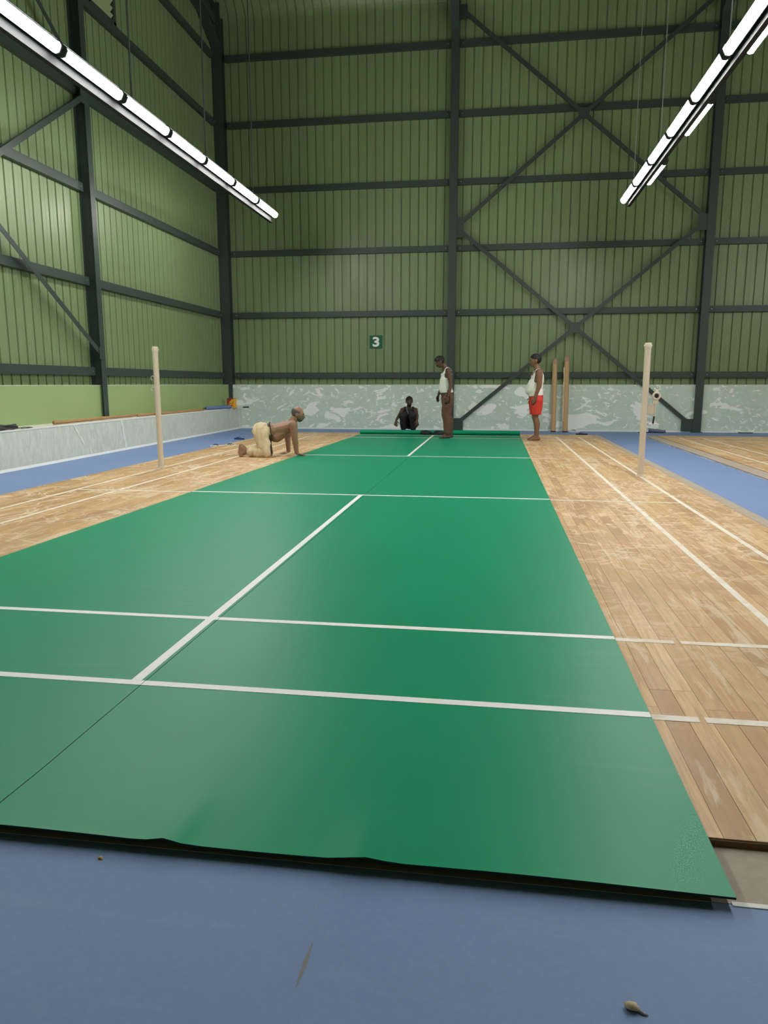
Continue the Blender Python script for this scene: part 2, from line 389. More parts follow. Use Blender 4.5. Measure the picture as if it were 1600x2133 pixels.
# concrete ledge along the left wall
LT = 0.50
lx = lambda y: -4.83 - 0.0235 * (y + 1.0)
ys = [YN + (YB - YN) * i / 24 for i in range(25)]
b = MB()
for a, c_ in zip(ys[:-1], ys[1:]):
    b.add([(lx(a), a, FZ), (lx(c_), c_, FZ), (lx(c_), c_, LT), (lx(a), a, LT), (XL, a, FZ), (XL, c_, FZ), (XL, c_, LT), (XL, a, LT)],
          [(0, 1, 2, 3)], 0); k = len(b.v) - 8
    b.f.append((k + 3, k + 2, k + 6, k + 7)); b.mi.append(1); b.f.append((k + 0, k + 4, k + 5, k + 1)); b.mi.append(0)
    b.f.append((k + 4, k + 7, k + 6, k + 5)); b.mi.append(0)
ledge = tag(b.obj('wall_ledge', ['ledge_plaster', 'ledge_top']), 'grey plastered ledge along the left wall', kind='structure')
b = MB(); b.add([(lx(YN) + .004, YN, LT - .012), (lx(YB) + .004, YB, LT - .012), (lx(YB) + .004, YB, LT + .004), (lx(YN) + .004, YN, LT + .004), (lx(YN) - .02, YN, LT + .004), (lx(YB) - .02, YB, LT + .004)], [(0, 1, 2, 3), (3, 2, 5, 4)])
b.obj('pale_edge', 'lime_white', ledge)
b = MB(); b.add([(lx(YN) + .012, YN, FZ + .003), (lx(YB) + .012, YB, FZ + .003), (lx(YB) + .002, YB, FZ + .04), (lx(YN) + .002, YN, FZ + .04)], [(0, 1, 2, 3)]); b.obj('pale_edge', 'lime_white', ledge)
def streak(y, z0, z1, wd, jag):      # pale putty runs on the ledge face
    pts = []; n = 9; b = MB()
    for i in range(n):
        z = z0 + (z1 - z0) * i / (n - 1); yy = y + jag * i / (n - 1) + random.uniform(-.014, .014); hw = wd * random.uniform(.5, 1.1)
        x = lx(yy) + .003; pts += [(x, yy - hw, z), (x, yy + hw, z)]
    b.add(pts, [(2 * i, 2 * i + 1, 2 * i + 3, 2 * i + 2) for i in range(n - 1)]); o = b.obj('putty_run', 'lime_white', ledge)
    md = o.modifiers.new('thick', 'SOLIDIFY'); md.thickness = .002
streak(1.05, LT - .01, LT - .33, .028, .28); streak(1.5, .12, .02, .02, .02); streak(2.55, LT - .01, FZ + .02, .030, .12); streak(8.74, LT, FZ + .03, .022, .02)

# corrugated sheets: flat pans with narrow recessed ribs every 205 mm, five to a sheet
PITCH = 0.205; SHEET = PITCH * 5
def profile():
    p = [(0.0, 0.0)]
    for k in range(5):
        c0 = k * PITCH + PITCH / 2
        p += [(c0 - .017, 0.0), (c0 - .010, .030), (c0 + .010, .030), (c0 + .017, 0.0)]
        if k == 0: p += []
        m0 = c0 + PITCH / 2
        p += [(m0 - .004, 0.0), (m0, .0022), (m0 + .004, 0.0)] if k < 4 else [(SHEET, 0.0)]
    return p
PROF = profile()
def ridge(y): return 9.86 + 0.105 * (8.4 - y) if y > -2 else 9.86 + .105 * 10.4 - .105 * (-2 - y)
def sheet(parent, origin, td, nd, z0, z1f, path=None, shared=None):
    """origin: start point (x,y); td along the wall, nd outward."""
    vs = []; fs = []; n = len(PROF)
    td = Vector((*td, 0)); nd = Vector((*nd, 0))
    rows = path or [(0.0, z0, 0), (0.0, None, 0)]
    for (off, z, ang) in rows:
        for t_, d in PROF:
            p = Vector((0, 0, 0)) + td * t_
            zz = z if z is not None else z1f(Vector((*origin, 0)) + p)
            # ribs are recessed along the local surface normal
            p += nd * (off + d * math.cos(ang)); zz2 = zz + d * math.sin(ang)
            vs.append((p.x, p.y, zz2))
    for r in range(len(rows) - 1):
        for i in range(n - 1): fs.append((r * n + i, r * n + i + 1, (r + 1) * n + i + 1, (r + 1) * n + i))
    if shared and shared in plank_me: me = plank_me[shared]
    else:
        b = MB(); b.v = vs; b.f = fs; b.mi = [0] * len(fs); me = b.mesh('cladding_sheet', 'cladding')
        if shared: plank_me[shared] = me
    o = link('cladding_sheet', me, None, parent); o.location = (origin[0], origin[1], 0); return o
YC = 9.09; XC = -5.49
ARC = 0.45; EAVE = 9.38
arc = [(0.0, LW - .02, 0), (0.0, EAVE, 0)] + [(-(ARC - ARC * math.cos(a)), EAVE + ARC * math.sin(a), a) for a in [math.radians(84) * k / 10 for k in range(1, 11)]]
x = -2.04 - PITCH / 2 - SHEET * 4
while x < XR:
    sheet(wall_back, (x, YC), (1, 0), (0, 1), LW - .02, None, arc, 'back'); x += SHEET
y = 0.60 - PITCH / 2 - SHEET * 14
while y < YC - .05:
    sheet(wall_left, (XC, y), (0, 1), (-1, 0), LW - .02, lambda p: ridge(min(p.y, 8.7)) - .03 if p.y < 8.7 else EAVE); y += SHEET
y = YN
while y < YC - .3:
    sheet(wall_right, (XR + .1, y), (0, 1), (1, 0), LW - .02, lambda p: ridge(min(p.y, 8.7)) - .03 if p.y < 8.7 else EAVE); y += SHEET
x = XL - .2
while x < XR:
    sheet(wall_front, (x, YN - .1), (1, 0), (0, -1), LW - .02, lambda p: ridge(YN), None, 'front'); x += SHEET
# roof
b = MB(); rys = [YC - ARC + .02, 6, 4, 2, 0, -2, -4, -6, -8, -10, YN - .2]
for a, c_ in zip(rys[:-1], rys[1:]): b.add([(XL - .25, a, ridge(a)), (XR + .2, a, ridge(a)), (XR + .2, c_, ridge(c_)), (XL - .25, c_, ridge(c_))], [(0, 1, 2, 3)])
roof = tag(b.obj('ceiling', 'roof_sheet'), 'underside of the sloping sheet roof', kind='structure')
for a in (7.2, 5.6, 4.0, 2.4, 0.8, -0.8):
    MB().box(XL - .1, XR, a - .035, a + .035, ridge(a) - .19, ridge(a) - .02).obj('purlin', 'steel', roof)

# ------------------------------------------------------------------ steel frame
GZ = [1.30 + 1.463 * k for k in range(6)]
CX = [-5.36, 0.215, 5.92, 11.6]
def girt(parent, a, b_, z, axis):
    m = MB(); hh = .068
    if axis == 'x': m.box(a, b_, 9.00, 9.006, z - hh, z + hh).box(a, b_, 9.006, 9.088, z - hh, z - hh + .006).box(a, b_, 9.006, 9.088, z + hh - .006, z + hh)
    else: m.box(-5.406, -5.40, a, b_, z - hh, z + hh).box(-5.488, -5.406, a, b_, z - hh, z - hh + .006).box(-5.488, -5.406, a, b_, z + hh - .006, z + hh)
    g_ = m.obj('girt', 'steel', parent)
    for e in (a + .075, b_ - .075):
        m = MB()
        if axis == 'x': m.tube([(e, 9.001, z), (e, 8.990, z)], .011, 6)
        else: m.tube([(-5.401, e, z), (-5.388, e, z)], .011, 6)
        m.obj('bolt', 'bolt', g_)
for z in GZ:
    xs_ = [-5.20, .125, .305, 5.83, 6.01, 11.51, 11.69, XR]
    for a, b_ in zip(xs_[0::2], xs_[1::2]): girt(wall_back, a, b_, z, 'x')
LYC = [2.78, -3.32, -9.4]
for z in GZ:
    for a, b_ in ((2.87, 8.75), (-3.23, 2.69), (-9.31, -3.41)): girt(wall_left, a, b_, z, 'y')
def column_back(x, label, hw=.09, d=.2, y0=8.88):
    e = empty('steel_column', (x, y0, FZ)); tag(e, label, kind='structure'); H = ridge(8.6) - FZ
    MB().box(-hw, hw, 0, .010, 0, H).obj('flange', 'steel', e); MB().box(-hw, hw, d - .010, d, 0, H).obj('flange', 'steel', e)
    MB().box(-.004, .004, .010, d - .010, 0, H).obj('web', 'steel', e); MB().box(-hw - .03, hw + .03, -.05, .065, 0, .014).obj('base_plate', 'steel', e)
    # rafter and haunch running inwards under the roof
    m = MB(); ya, yb = 8.6, -2.0
    for s0, s1 in ((0.0, .012), (.43, .442)):
        m.add([(sx, yy - y0, ridge(yy) - .21 - s - FZ) for yy in (ya, yb) for sx, s in ((-hw, s1), (hw, s1), (hw, s0), (-hw, s0))], [(0, 1, 2, 3), (7, 6, 5, 4), (0, 4, 5, 1), (1, 5, 6, 2), (2, 6, 7, 3), (3, 7, 4, 0)])
    m.add([(sx, yy - y0, ridge(yy) - .21 - s - FZ) for yy in (ya, yb) for sx, s in ((-.004, .43), (.004, .43), (.004, .0), (-.004, .0))], [(0, 1, 2, 3), (7, 6, 5, 4), (0, 4, 5, 1), (1, 5, 6, 2), (2, 6, 7, 3), (3, 7, 4, 0)])
    m.obj('rafter', 'steel', e)
    m = MB(); zt = ridge(8.6) - .25 - FZ
    m.add([(sx, yy, zz) for sx in (-.006, .006) for yy, zz in ((0, zt - .75), (0, zt), (-.9, zt - .30))], [(0, 1, 2), (5, 4, 3), (0, 3, 4, 1), (1, 4, 5, 2), (2, 5, 3, 0)])
    m.add([(sx, yy, zz) for sx in (-hw, hw) for yy, zz in ((0, zt - .76), (-.9, zt - .31), (-.9, zt - .30), (0, zt - .74))], [(0, 1, 2, 3), (7, 6, 5, 4), (0, 4, 5, 1), (1, 5, 6, 2), (2, 6, 7, 3), (3, 7, 4, 0)])
    hn = m.obj('haunch', 'steel', e)
    for k in range(3):
        for sx in (-.05, .05): MB().tube([(sx, -.008, zt - .70 + .22 * k), (sx, .002, zt - .70 + .22 * k)], .012, 6).obj('bolt', 'bolt', hn)
    return e
cols = [column_back(CX[0], 'dark green steel corner column', .115, .21, 8.87), column_back(CX[1], 'dark green steel column behind the man in brown trousers'), column_back(CX[2], 'dark green steel column behind the winch post'), column_back(CX[3], 'dark green steel column beside the neighbouring court')]
for yy in LYC:
    e = empty('steel_column', (-5.29, yy, LT)); tag(e, 'dark green steel column standing on the left ledge', kind='structure'); H = ridge(yy) - LT - .02
    MB().box(-.010, 0, -.075, .075, 0, H).obj('flange', 'steel', e); MB().box(-.195, -.185, -.075, .075, 0, H).obj('flange', 'steel', e)
    MB().box(-.185, -.010, -.004, .004, 0, H).obj('web', 'steel', e)
def brace(name, pts, nrm, wd=.085, dep=.045, label=None, plates=()):
    m = MB(); m.bar(pts[0], pts[1], wd, .006, nrm)
    n = Vector(nrm); d = (Vector(pts[1]) - Vector(pts[0])).normalized(); q = d.cross(n).normalized()
    off = q * (wd / 2 - .003) - n * dep / 2
    m.bar(Vector(pts[0]) + off, Vector(pts[1]) + off, .006, dep, nrm)
    o = m.obj(name, 'steel'); tag(o, label, kind='structure')
    for (c0, w_, h_) in plates:
        p = Vector(c0); m = MB()
        if abs(n.y) > .5: m.box(p.x - w_ / 2, p.x + w_ / 2, p.y - .005, p.y + .005, p.z - h_ / 2, p.z + h_ / 2)
        else: m.box(p.x - .005, p.x + .005, p.y - w_ / 2, p.y + w_ / 2, p.z - h_ / 2, p.z + h_ / 2)
        m.obj('gusset_plate', 'steel', o)
    return o
by = 8.895
brace('cross_brace', ((.36, by - .008, .13), (5.80, by - .008, 4.64)), (0, -1, 0), label='lower steel cross brace rising from the middle column foot', plates=(((3.07, by - .015, 2.37), .24, .24), ((.40, by, .12), .26, .30), ((5.76, by, 4.62), .24, .34)))
brace('cross_brace', ((.38, by, 4.60), (5.80, by, .14)), (0, -1, 0), label='lower steel cross brace falling to the foot of the column by the winch post', plates=(((.36, by + .005, 4.66), .22, .44), ((5.72, by, .15), .30, .28)))
brace('cross_brace', ((.36, by - .008, 4.72), (5.80, by - .008, 9.24)), (0, -1, 0), label='upper steel cross brace rising away from the middle column', plates=(((3.07, by - .015, 6.98), .24, .24),))
brace('cross_brace', ((.36, by, 9.24), (5.80, by, 4.72)), (0, -1, 0), label='upper steel cross brace falling from the top of the middle column', plates=(((.36, by, 9.2), .22, .3),))
bx = -5.30
brace('cross_brace', ((bx, 2.72, 1.60), (bx, -3.25, 5.52)), (1, 0, 0), label='steel wall brace bolted low on the left wall column', plates=(((bx + .012, 2.74, 1.60), .16, .20),))
brace('cross_brace', ((bx + .01, 2.72, 5.60), (bx + .01, -3.25, 1.66)), (1, 0, 0), label='steel wall brace crossing the lit part of the left wall', plates=(((bx + .012, 2.70, 5.60), .22, .26),))
brace('cross_brace', ((bx, 2.72, 5.75), (bx, -3.25, 9.7)), (1, 0, 0), label='steel wall brace rising to the roof on the left wall')
for k, zz in enumerate((1.575, 1.625)): MB().tube([(bx + .015, 2.74, zz), (bx + .03, 2.74, zz)], .012, 6).obj('bolt', 'bolt', bpy.data.objects['steel_column.004'] if False else ledge) if False else None
# louvred vent high in the left wall
e = empty('window_1', (-5.46, 3.24, 7.27)); tag(e, 'small louvred vent high in the left wall', kind='structure')
MB().box(-.02, .06, .82, .90, -.05, 1.30).box(-.02, .06, 0, .06, -.05, 1.30).box(-.02, .06, 0, .9, -.05, 0).obj('window_frame', 'steel', e)
for k in range(11): MB().add([(-.02, .06, .02 + k * .115), (-.02, .82, .02 + k * .115), (.05, .82, .10 + k * .115), (.05, .06, .10 + k * .115)], [(0, 1, 2, 3)]).obj('louvre_slat', 'louvre', e)
for s_ in e.children:
    if s_.name.startswith('louvre'): md = s_.modifiers.new('t', 'SOLIDIFY'); md.thickness = .004

# ------------------------------------------------------------------ lamp rows
def lamp_meshes():
    L = 1.19; h = MB(); h.prism([(-.058, 0), (.058, 0), (.058, .018), (.032, .045), (-.032, .045), (-.058, .018)], -L / 2, L / 2)
    d = MB(); n = 12; arcp = [(.056 * math.cos(math.pi + math.pi * k / n), .060 * math.sin(math.pi + math.pi * k / n) - .0005) for k in range(n + 1)]
    d.prism(arcp, -L / 2 + .02, L / 2 - .02)
    c = MB(); c.prism([(-.060, -.030), (-.034, -.062), (.034, -.062), (.060, -.030), (.060, .02), (.034, .048), (-.034, .048), (-.060, .02)], 0, .022)
    k = MB(); k.tube([(0, 0, -.004), (0, .05, -.004)], .014, 8)
    return h.mesh('housing', 'lamp_body'), d.mesh('diffuser', 'lamp_glow', True), c.mesh('dark_end', 'lamp_cap'), k.mesh('connector', 'lamp_cap')
HM, DM, EM, KM = lamp_meshes()
PIT = 1.265; LZ = 4.455; TLT = math.radians(64)
def lamp(x, y, side, label, group):
    e = empty('batten_lamp', (x + side * .096, y, LZ)); e.rotation_euler = (0, -side * TLT, 0); tag(e, label, 'lamp', group)
    link('housing', HM, None, e); link('diffuser', DM, None, e)
    for yy in (-.595, .573): o = link('dark_end', EM, None, e); o.location = (0, yy, 0)
    o = link('connector', KM, None, e); o.location = (0, .595, 0)
def rail(x, y0, y1, label, rods):
    e = empty('lamp_rail', (x, y0, LZ)); tag(e, label, 'rail'); L = y1 - y0
    wz = -.138 if x < 0 else -.105
    MB().box(-.018, .018, 0, L, wz, .085).obj('web_plate', 'rail_paint', e)
    MB().box(-.030, .030, 0, L, wz - .006, wz).obj('bottom_flange', 'rail_paint', e)
    wl_, zl_ = (-.24, .038) if x < 0 else (-.125, .066)
    m = MB(); m.prism([(wl_, zl_), (0, .088), (.125, .066), (.125, .070), (0, .093), (wl_, zl_ + .004)], 0, L); m.obj('cover_tray', 'rail_paint', e)
    for r in rods: MB().tube([(0, r - y0, .09), (0, r - y0, ridge(r) - .18 - LZ)], .012 if x < 0 else .006, 6).obj('hanging_rod', 'steel' if x < 0 else 'galvanised', e)
NL = 10
ROWS = ((-3.30, 6.12, 'by the left wall', 'left', (5.0, 2.7, .29, -2.1, -4.6)), (3.66, 5.92, 'between the two courts', 'middle', (5.5, 3.3, -.07, -2.4, -4.8)), (10.62, 6.0, 'added unseen beyond the neighbouring court', 'added far', (5.5, 3.3, -.07, -2.4, -4.8)))  # last row is added out of view to put more light on the back wall
for x, ye, where, nm, rods in ROWS:
    rail(x, ye - NL * PIT, ye, 'dark steel channel carrying the lamp row ' + where, rods)
    ORD = ['first', 'second', 'third', 'fourth', 'fifth', 'sixth', 'seventh', 'eighth', 'ninth', 'tenth']
    for k in range(NL):
        y = ye - PIT * (k + .5); sd = 1 if nm == 'left' else -1
        lamp(x, y, sd, '%s lamp from the back wall, mat-facing side of the row %s' % (ORD[k], where), 'lamps of the %s row' % nm)
        if nm == 'left' and k % 2 == 0: lamp(x, y, -sd, '%s lamp position from the back wall, wall-facing side of the row %s' % (ORD[k], where), 'lamps of the %s row' % nm)
        elif nm != 'left' and k % 2 == 1: lamp(x, y, -sd, '%s lamp position from the back wall, outward side of the row %s' % (ORD[k], where), 'lamps of the %s row' % nm)

# ------------------------------------------------------------------ net posts
def ring(b, c, r, th, nrm, n=20, a0=0.0, a1=2 * math.pi, mi=0):
    n_ = Vector(nrm).normalized(); p = n_.orthogonal().normalized(); q = n_.cross(p); c = Vector(c)
    pts = [c + (p * math.cos(a0 + (a1 - a0) * k / n) + q * math.sin(a0 + (a1 - a0) * k / n)) * r for k in range(n + 1)]
    b.tube(pts, th, 6, mi)
def hook(b, x, y, z, s):
    b.tube([(x, y, z + .04), (x + s * .018, y, z + .052), (x + s * .040, y, z + .044), (x + s * .046, y, z + .020), (x + s * .034, y, z), (x + s * .022, y, z + .006)], .0045, 6)
def post(name, x, label, s):
    e = empty(name, (x, 0, 0)); tag(e, label, 'net post', None)
    MB().tube([(0, 0, 0), (0, 0, 1.49)], .036, 20).obj('tube', 'pole_cream', e, True).data.set_sharp_from_angle(angle=.6)
    m = MB(); m.tube([(0, 0, 1.485), (0, 0, 1.50), (0, 0, 1.545), (0, 0, 1.56)], [.036, .040, .040, .034], 20); top = m.obj('top_cap', 'pole_cream', e, True); top.data.set_sharp_from_angle(angle=.6)
    MB().tube([(-.045, 0, 1.525), (.045, 0, 1.525)], .012, 10).obj('pulley_pin', 'pole_cream', top)
    MB().tube([(0, -.037, 1.505), (0, -.031, 1.505)], .006, 8).obj('pin_hole', 'black_rubber', top)
    MB().box(-.05, .05, -.05, .05, 0, .008).tube([(0, 0, .008), (0, 0, .03)], [.046, .038], 16).obj('foot_collar', 'pole_cream', e)
    m = MB(); hook(m, -s * .034, 0, 1.14, -s); m.obj('net_hook', 'white_rubber', e); m = MB(); hook(m, -s * .034, 0, 1.0, -s); m.obj('net_hook', 'white_rubber', e)
    return e
p1 = post('net_post', -3.03, 'cream net post with two wire hooks, beside the left ledge', 1)
p2 = post('net_post', 3.03, 'cream net post with a ratchet winch on its side', -1)
for o in list(p2.children):
    if o.name.startswith('net_hook'): bpy.data.objects.remove(o)
m = MB(); m.box(.034, .120, -.006, .006, .745, .850).box(.112, .124, -.018, .018, .735, .860).box(.034, .045, -.02, .02, .74, .855).box(.034, .110, -.012, .012, .842, .850); pl = m.obj('winch_plate', 'pole_cream', p2)
m = MB(); m.box(.090, .150, -.014, .014, .862, .905).obj('winch_arm', 'pole_cream', p2)
m = MB(); ring(m, (.125, -.012, .952), .036, .014, (0, 1, 0)); wn = m.obj('winch_drum', 'pole_cream', p2, True)
MB().tube([(.125, -.024, .952), (.125, .0, .952)], .024, 14).obj('drum_core', 'black_rubber', wn)
m = MB(); ring(m, (.128, -.012, 1.045), .028, .006, (0, 1, 0), 18, -1.2, 3.9); m.tube([(.122, -.012, .985), (.124, -.012, 1.02)], .007, 6); m.obj('winch_hook', 'white_rubber', p2)
m = MB(); m.tube([(.116, 0, .735), (.115, 0, .715)], .014, 8); m.obj('crank_joint', 'pole_cream', p2)
m = MB(); m.tube([(.115, 0, .715), (.106, 0, .630)], .010, 8); m.obj('crank_shaft', 'black_rubber', p2)
MB().tube([(.060, 0, .622), (.155, 0, .622)], .008, 8).obj('crank_handle', 'white_rubber', p2)

# ------------------------------------------------------------------ cardboard cores leaning on the back wall
def core_tube(x, r, h, y0, y1, label, second):
    e = empty('cardboard_tube', (x, y0, FZ)); tag(e, label, 'cardboard tube')
    d = Vector((0, y1 - y0, h)); L = d.length; d.normalize(); b0 = Vector((0, 0, 0)) + Vector((0, 0, .004))
    n = 22; m = MB(); m.tube([b0, b0 + d * (L - .12)], r, n, cap=False); m.tube([b0 + d * (L - .12), b0], r - .008, n, cap=False)
    m.obj('tube_wall', 'cardboard', e, True)
    MB().tube([b0 - Vector((0, 0, .003)), b0 + Vector((0, 0, .022))], r * 1.02, n).obj('dark_end', 'black_rubber', e)  # dark ring around the foot of the tube
    # crumpled wrapping at the head
    pts = [b0 + d * (L - .14 + .03 * k) for k in range(6)]; rr = [r * 1.02, r * 1.10, r * (1.0 if second else .92), r * (1.18 if second else .8), r * (.95 if second else .5), r * .35]
    m = MB(); m.tube(pts, rr, n)
    m.v = [tuple(Vector(v) + Vector((noise.noise(Vector(v) * 38 + Vector((x, 0, 0))), noise.noise(Vector(v) * 41 + Vector((3, x, 0))), noise.noise(Vector(v) * 35 + Vector((0, 5, x))))) * .020) for v in m.v]
    m.obj('torn_wrapping', 'paper_torn', e, True)
    if second:
        m = MB(); k_ = 16; vs = []
        for k in range(k_):
            c0 = b0 + d * (.25 + (L - .5) * k / (k_ - 1)); j = random.uniform(.006, .022)
            vs += [c0 + Vector((-r * .80, -r * .66, 0)), c0 + Vector((-r - j, -r * .25 - j * .3, 0))]
        m.add(vs, [(2 * k, 2 * k + 1, 2 * k + 3, 2 * k + 2) for k in range(k_ - 1)]); o = m.obj('loose_paper_edge', 'kraft_pale', e)
        o.modifiers.new('t', 'SOLIDIFY').thickness = .002
    else:
        for dx, wd, mt in ((.004, .008, 'tape_yellow'), (-.010, .005, 'paper_torn')):
            m = MB(); m.bar(b0 + d * .03 + Vector((dx, -r - .0005, 0)), b0 + d * (L - .16) + Vector((dx, -r - .0005, 0)), wd, .002, (0, -1, 0)); m.obj('seam_tape', mt, e)
core_tube(2.655, .056, 1.70, 8.62, 8.90, 'slim cardboard tube with yellow seam tape leaning on the wall', False)
core_tube(2.925, .060, 1.74, 8.60, 8.89, 'thicker cardboard tube with torn paper head leaning on the wall', True)

# ------------------------------------------------------------------ number sign
e = empty('number_sign', (-1.625, 9.083, 2.10)); tag(e, 'square green court sign with a white number 3', 'sign')
MB().box(-.155, .155, -.012, .0, -.155, .155).obj('panel', 'sign_green', e)
tc = bpy.data.curves.new('numeral', 'FONT'); tc.body = '3'; tc.size = .30; tc.align_x = 'CENTER'; tc.align_y = 'CENTER'; tc.extrude = .002; tc.offset = .0105
to = bpy.data.objects.new('numeral_src', tc); C.objects.link(to)
dg = bpy.context.evaluated_depsgraph_get(); me = bpy.data.meshes.new_from_object(to.evaluated_get(dg)); bpy.data.objects.remove(to)
xs_ = [v.co.x for v in me.vertices]; ys_ = [v.co.y for v in me.vertices]; cx_ = (min(xs_) + max(xs_)) / 2; cy_ = (min(ys_) + max(ys_)) / 2
sc = .235 / (max(ys_) - min(ys_)); sxx = .165 / (max(xs_) - min(xs_))
for v in me.vertices: v.co = Vector(((v.co.x - cx_) * sxx, -.0145 + (-v.co.z) * .5, (v.co.y - cy_) * sc))
me.materials.clear(); me.materials.append(M['sign_white']); link('numeral', me, None, e)

# ------------------------------------------------------------------ things on the ledge
def stick(pts, r0, r1, label, nodes=9):
    pts = [Vector(p) for p in pts]; P = []; R = []
    N = nodes * 4
    for k in range(N + 1):
        t_ = k / N * (len(pts) - 1); i = min(int(t_), len(pts) - 2); f = t_ - i
        p = pts[i].lerp(pts[i + 1], f); rr = r0 + (r1 - r0) * k / N
        P.append(p + Vector((noise.noise(p * 2.1) * .012, 0, abs(noise.noise(p * 3.3)) * .004))); R.append(rr * (1.18 if k % 4 == 0 else 1.0))
    b = MB(); b.tube(P, R, 10); return tag(b.obj('bamboo_pole', 'bamboo', None, True), label, 'bamboo pole')
stick([(-5.10, .92, LT + .030), (-5.17, 2.2, LT + .028), (-5.21, 3.9, LT + .026), (-5.24, 5.6, LT + .022), (-5.26, 6.9, LT + .020)], .026, .016, 'longest bamboo pole lying along the left ledge', 14)
stick([(-5.14, 3.6, LT + .022), (-5.16, 5.2, LT + .020), (-5.18, 6.7, LT + .020)], .018, .015, 'shorter bamboo pole lying on the ledge nearer its edge', 8)
stick([(-5.10, 4.2, LT + .018), (-5.11, 5.4, LT + .018), (-5.12, 6.6, LT + .018)], .014, .014, 'shortest thin bamboo pole at the front edge of the ledge', 6)
stick([(-5.295, 3.9, LT + .016), (-5.30, 5.3, LT + .016), (-5.31, 6.8, LT + .016)], .015, .013, 'thin bamboo pole lying on the ledge tight against the green wall', 7)
b = MB(); b.tube([(-5.265, 7.12, LT + .040), (-5.25, 7.16, LT + .043), (-5.10, 7.65, LT + .043), (-5.01, 7.98, LT + .043), (-5.00, 8.02, LT + .040)], [.034, .042, .042, .042, .034], 16)
o = b.obj('foam_roll', 'blue_roll', None, True); tag(o, 'dull blue foam roll lying on the ledge beside the tin', 'roll')
b = MB(); b.tube([(-5.264, 7.125, LT + .040), (-5.268, 7.110, LT + .040)], .016, 10); b.obj('roll_core', 'black_rubber', o)
e = empty('paint_tin', (-5.09, 8.35, LT), math.radians(-8)); tag(e, 'red and yellow tin standing on the ledge in the corner', 'tin')
MB().box(-.10, .10, -.06, .06, 0, .24).obj('tin_body', 'tin_yellow', e)
m = MB(); k_ = 14; vs = [(-.101, -.0615, .242)] + [(-.101 + .202 * k / k_, -.0615, .242 - .20 * (1 - k / k_) ** 2.2 - .012) for k in range(k_ + 1)] + [(.101, -.0615, .242)]
m.add([Vector(v) for v in vs] + [Vector(v) + Vector((0, .002, 0)) for v in vs], [tuple(range(len(vs)))] ); m.obj('red_band', 'tin_red', e)
MB().box(-.102, -.100, -.061, .061, .0, .241).box(-.102, .102, -.061, .061, .236, .243).box(-.102, .102, -.062, .062, 0, .012).obj('tin_rim', 'tin_red', e)
for (a, c_, w_, h_) in ((-.02, .12, .05, .014), (.055, .13, .04, .016), (.03, .075, .035, .03), (-.03, .065, .02, .02), (.06, .045, .02, .025)): MB().box(a - w_ / 2, a + w_ / 2, -.0625, -.060, c_ - h_ / 2, c_ + h_ / 2).obj('printed_mark', 'tin_red', e)
b = MB(); b.tube([(-.048, -.0605, .085), (-.048, -.063, .085)], .018, 14); b.obj('printed_mark', 'tin_red', e)
e = empty('scraper', (-5.0, 8.62, LT), math.radians(12)); tag(e, 'dark flat scraper lying behind the tin on the ledge', 'tool')
MB().box(-.02, .10, -.03, .03, .004, .010).obj('blade', 'galvanised', e); MB().tube([(.09, 0, .016), (.24, 0, .020)], [.014, .017], 10).obj('handle', 'black_rubber', e)
e = empty('cable_bundle', (-4.98, -.45, LT)); tag(e, 'tangled black cable bundle at the near end of the ledge', 'cable')
for k in range(7):
    m = MB(); ph = random.random() * 6; pts = []
    for i in range(40):
        a = i / 39 * 2 * math.pi * 2 + ph; ry = .34 + .03 * math.sin(a * 1.7 + k); rx = .06 + .015 * math.sin(3 * a + k)
        pts.append((rx * math.cos(a), ry * math.sin(a) * (1 - .3 * abs(math.cos(a))), .012 + .010 * k * .8 + .006 * math.sin(5 * a + k)))
    m.tube(pts, .0065, 6); m.obj('cable_loop', 'cable', e, True)
m = MB(); m.tube([(.03, .28, .012), (.05, .42, .02), (.06, .52, .016), (.085, .55, .010), (.08, .46, .008), (.06, .34, .008)], .0055, 6); m.obj('cable_end', 'cable', e, True)
m = MB(); m.tube([(-.05, .0, .03), (-.06, .06, .14), (-.08, .04, .20), (-.10, -.06, .24), (-.12, -.2, .25)], .005, 6); m.obj('cable_end', 'cable', e, True)

# ------------------------------------------------------------------ sandals and litter on the floor
def sandal(loc, rz, sole, strap, label, group=None, tilt=0.0, L=.255):
    e = empty('sandal', loc, rz); e.rotation_euler = (0, tilt, rz); tag(e, label, 'sandal', group)
    out = []
    for k in range(24):
        a = 2 * math.pi * k / 24; yy = math.sin(a) * L / 2; wd = (.046 + .009 * math.sin(a)) * (1 - .12 * math.cos(2 * a)) ; out.append((math.cos(a) * wd, yy))
    n = len(out); m = MB(); m.add([(x, y, 0) for x, y in out] + [(x, y, .030) for x, y in out], [tuple(reversed(range(n))), tuple(range(n, 2 * n))] + [(i, (i + 1) % n, (i + 1) % n + n, i + n) for i in range(n)])
    m.obj('sole', sole, e)
    for s_ in (-1, 1):
        m = MB(); m.tube([(0, .075, .028), (s_ * .02, .055, .044), (s_ * .036, .01, .046), (s_ * .040, -.035, .026)], [.004, .005, .005, .004], 8); m.obj('strap', strap, e, True)
    return e
sandal((-3.62, 3.50, FZ), math.radians(100), 'white_rubber', 'black_rubber', 'white sandal with black straps near the kneeling man, heel towards the ledge')
sandal((-3.40, 3.62, FZ), math.radians(78), 'white_rubber', 'black_rubber', 'white sandal with black straps near the kneeling man, beside the wood edge')
sandal((-3.82, 5.25, FZ), math.radians(70), 'blue_rubber', 'blue_rubber', 'dark blue sandal alone on the blue floor by the ledge')
sandal((3.14, 8.66, FZ), math.radians(80), 'white_rubber', 'black_rubber', 'pale soled black sandal against the back wall beside the cardboard tubes')
sandal((3.20, 7.66, FZ), math.radians(95), 'black_rubber', 'black_rubber', 'all black sandal at the far edge of the wood floor')
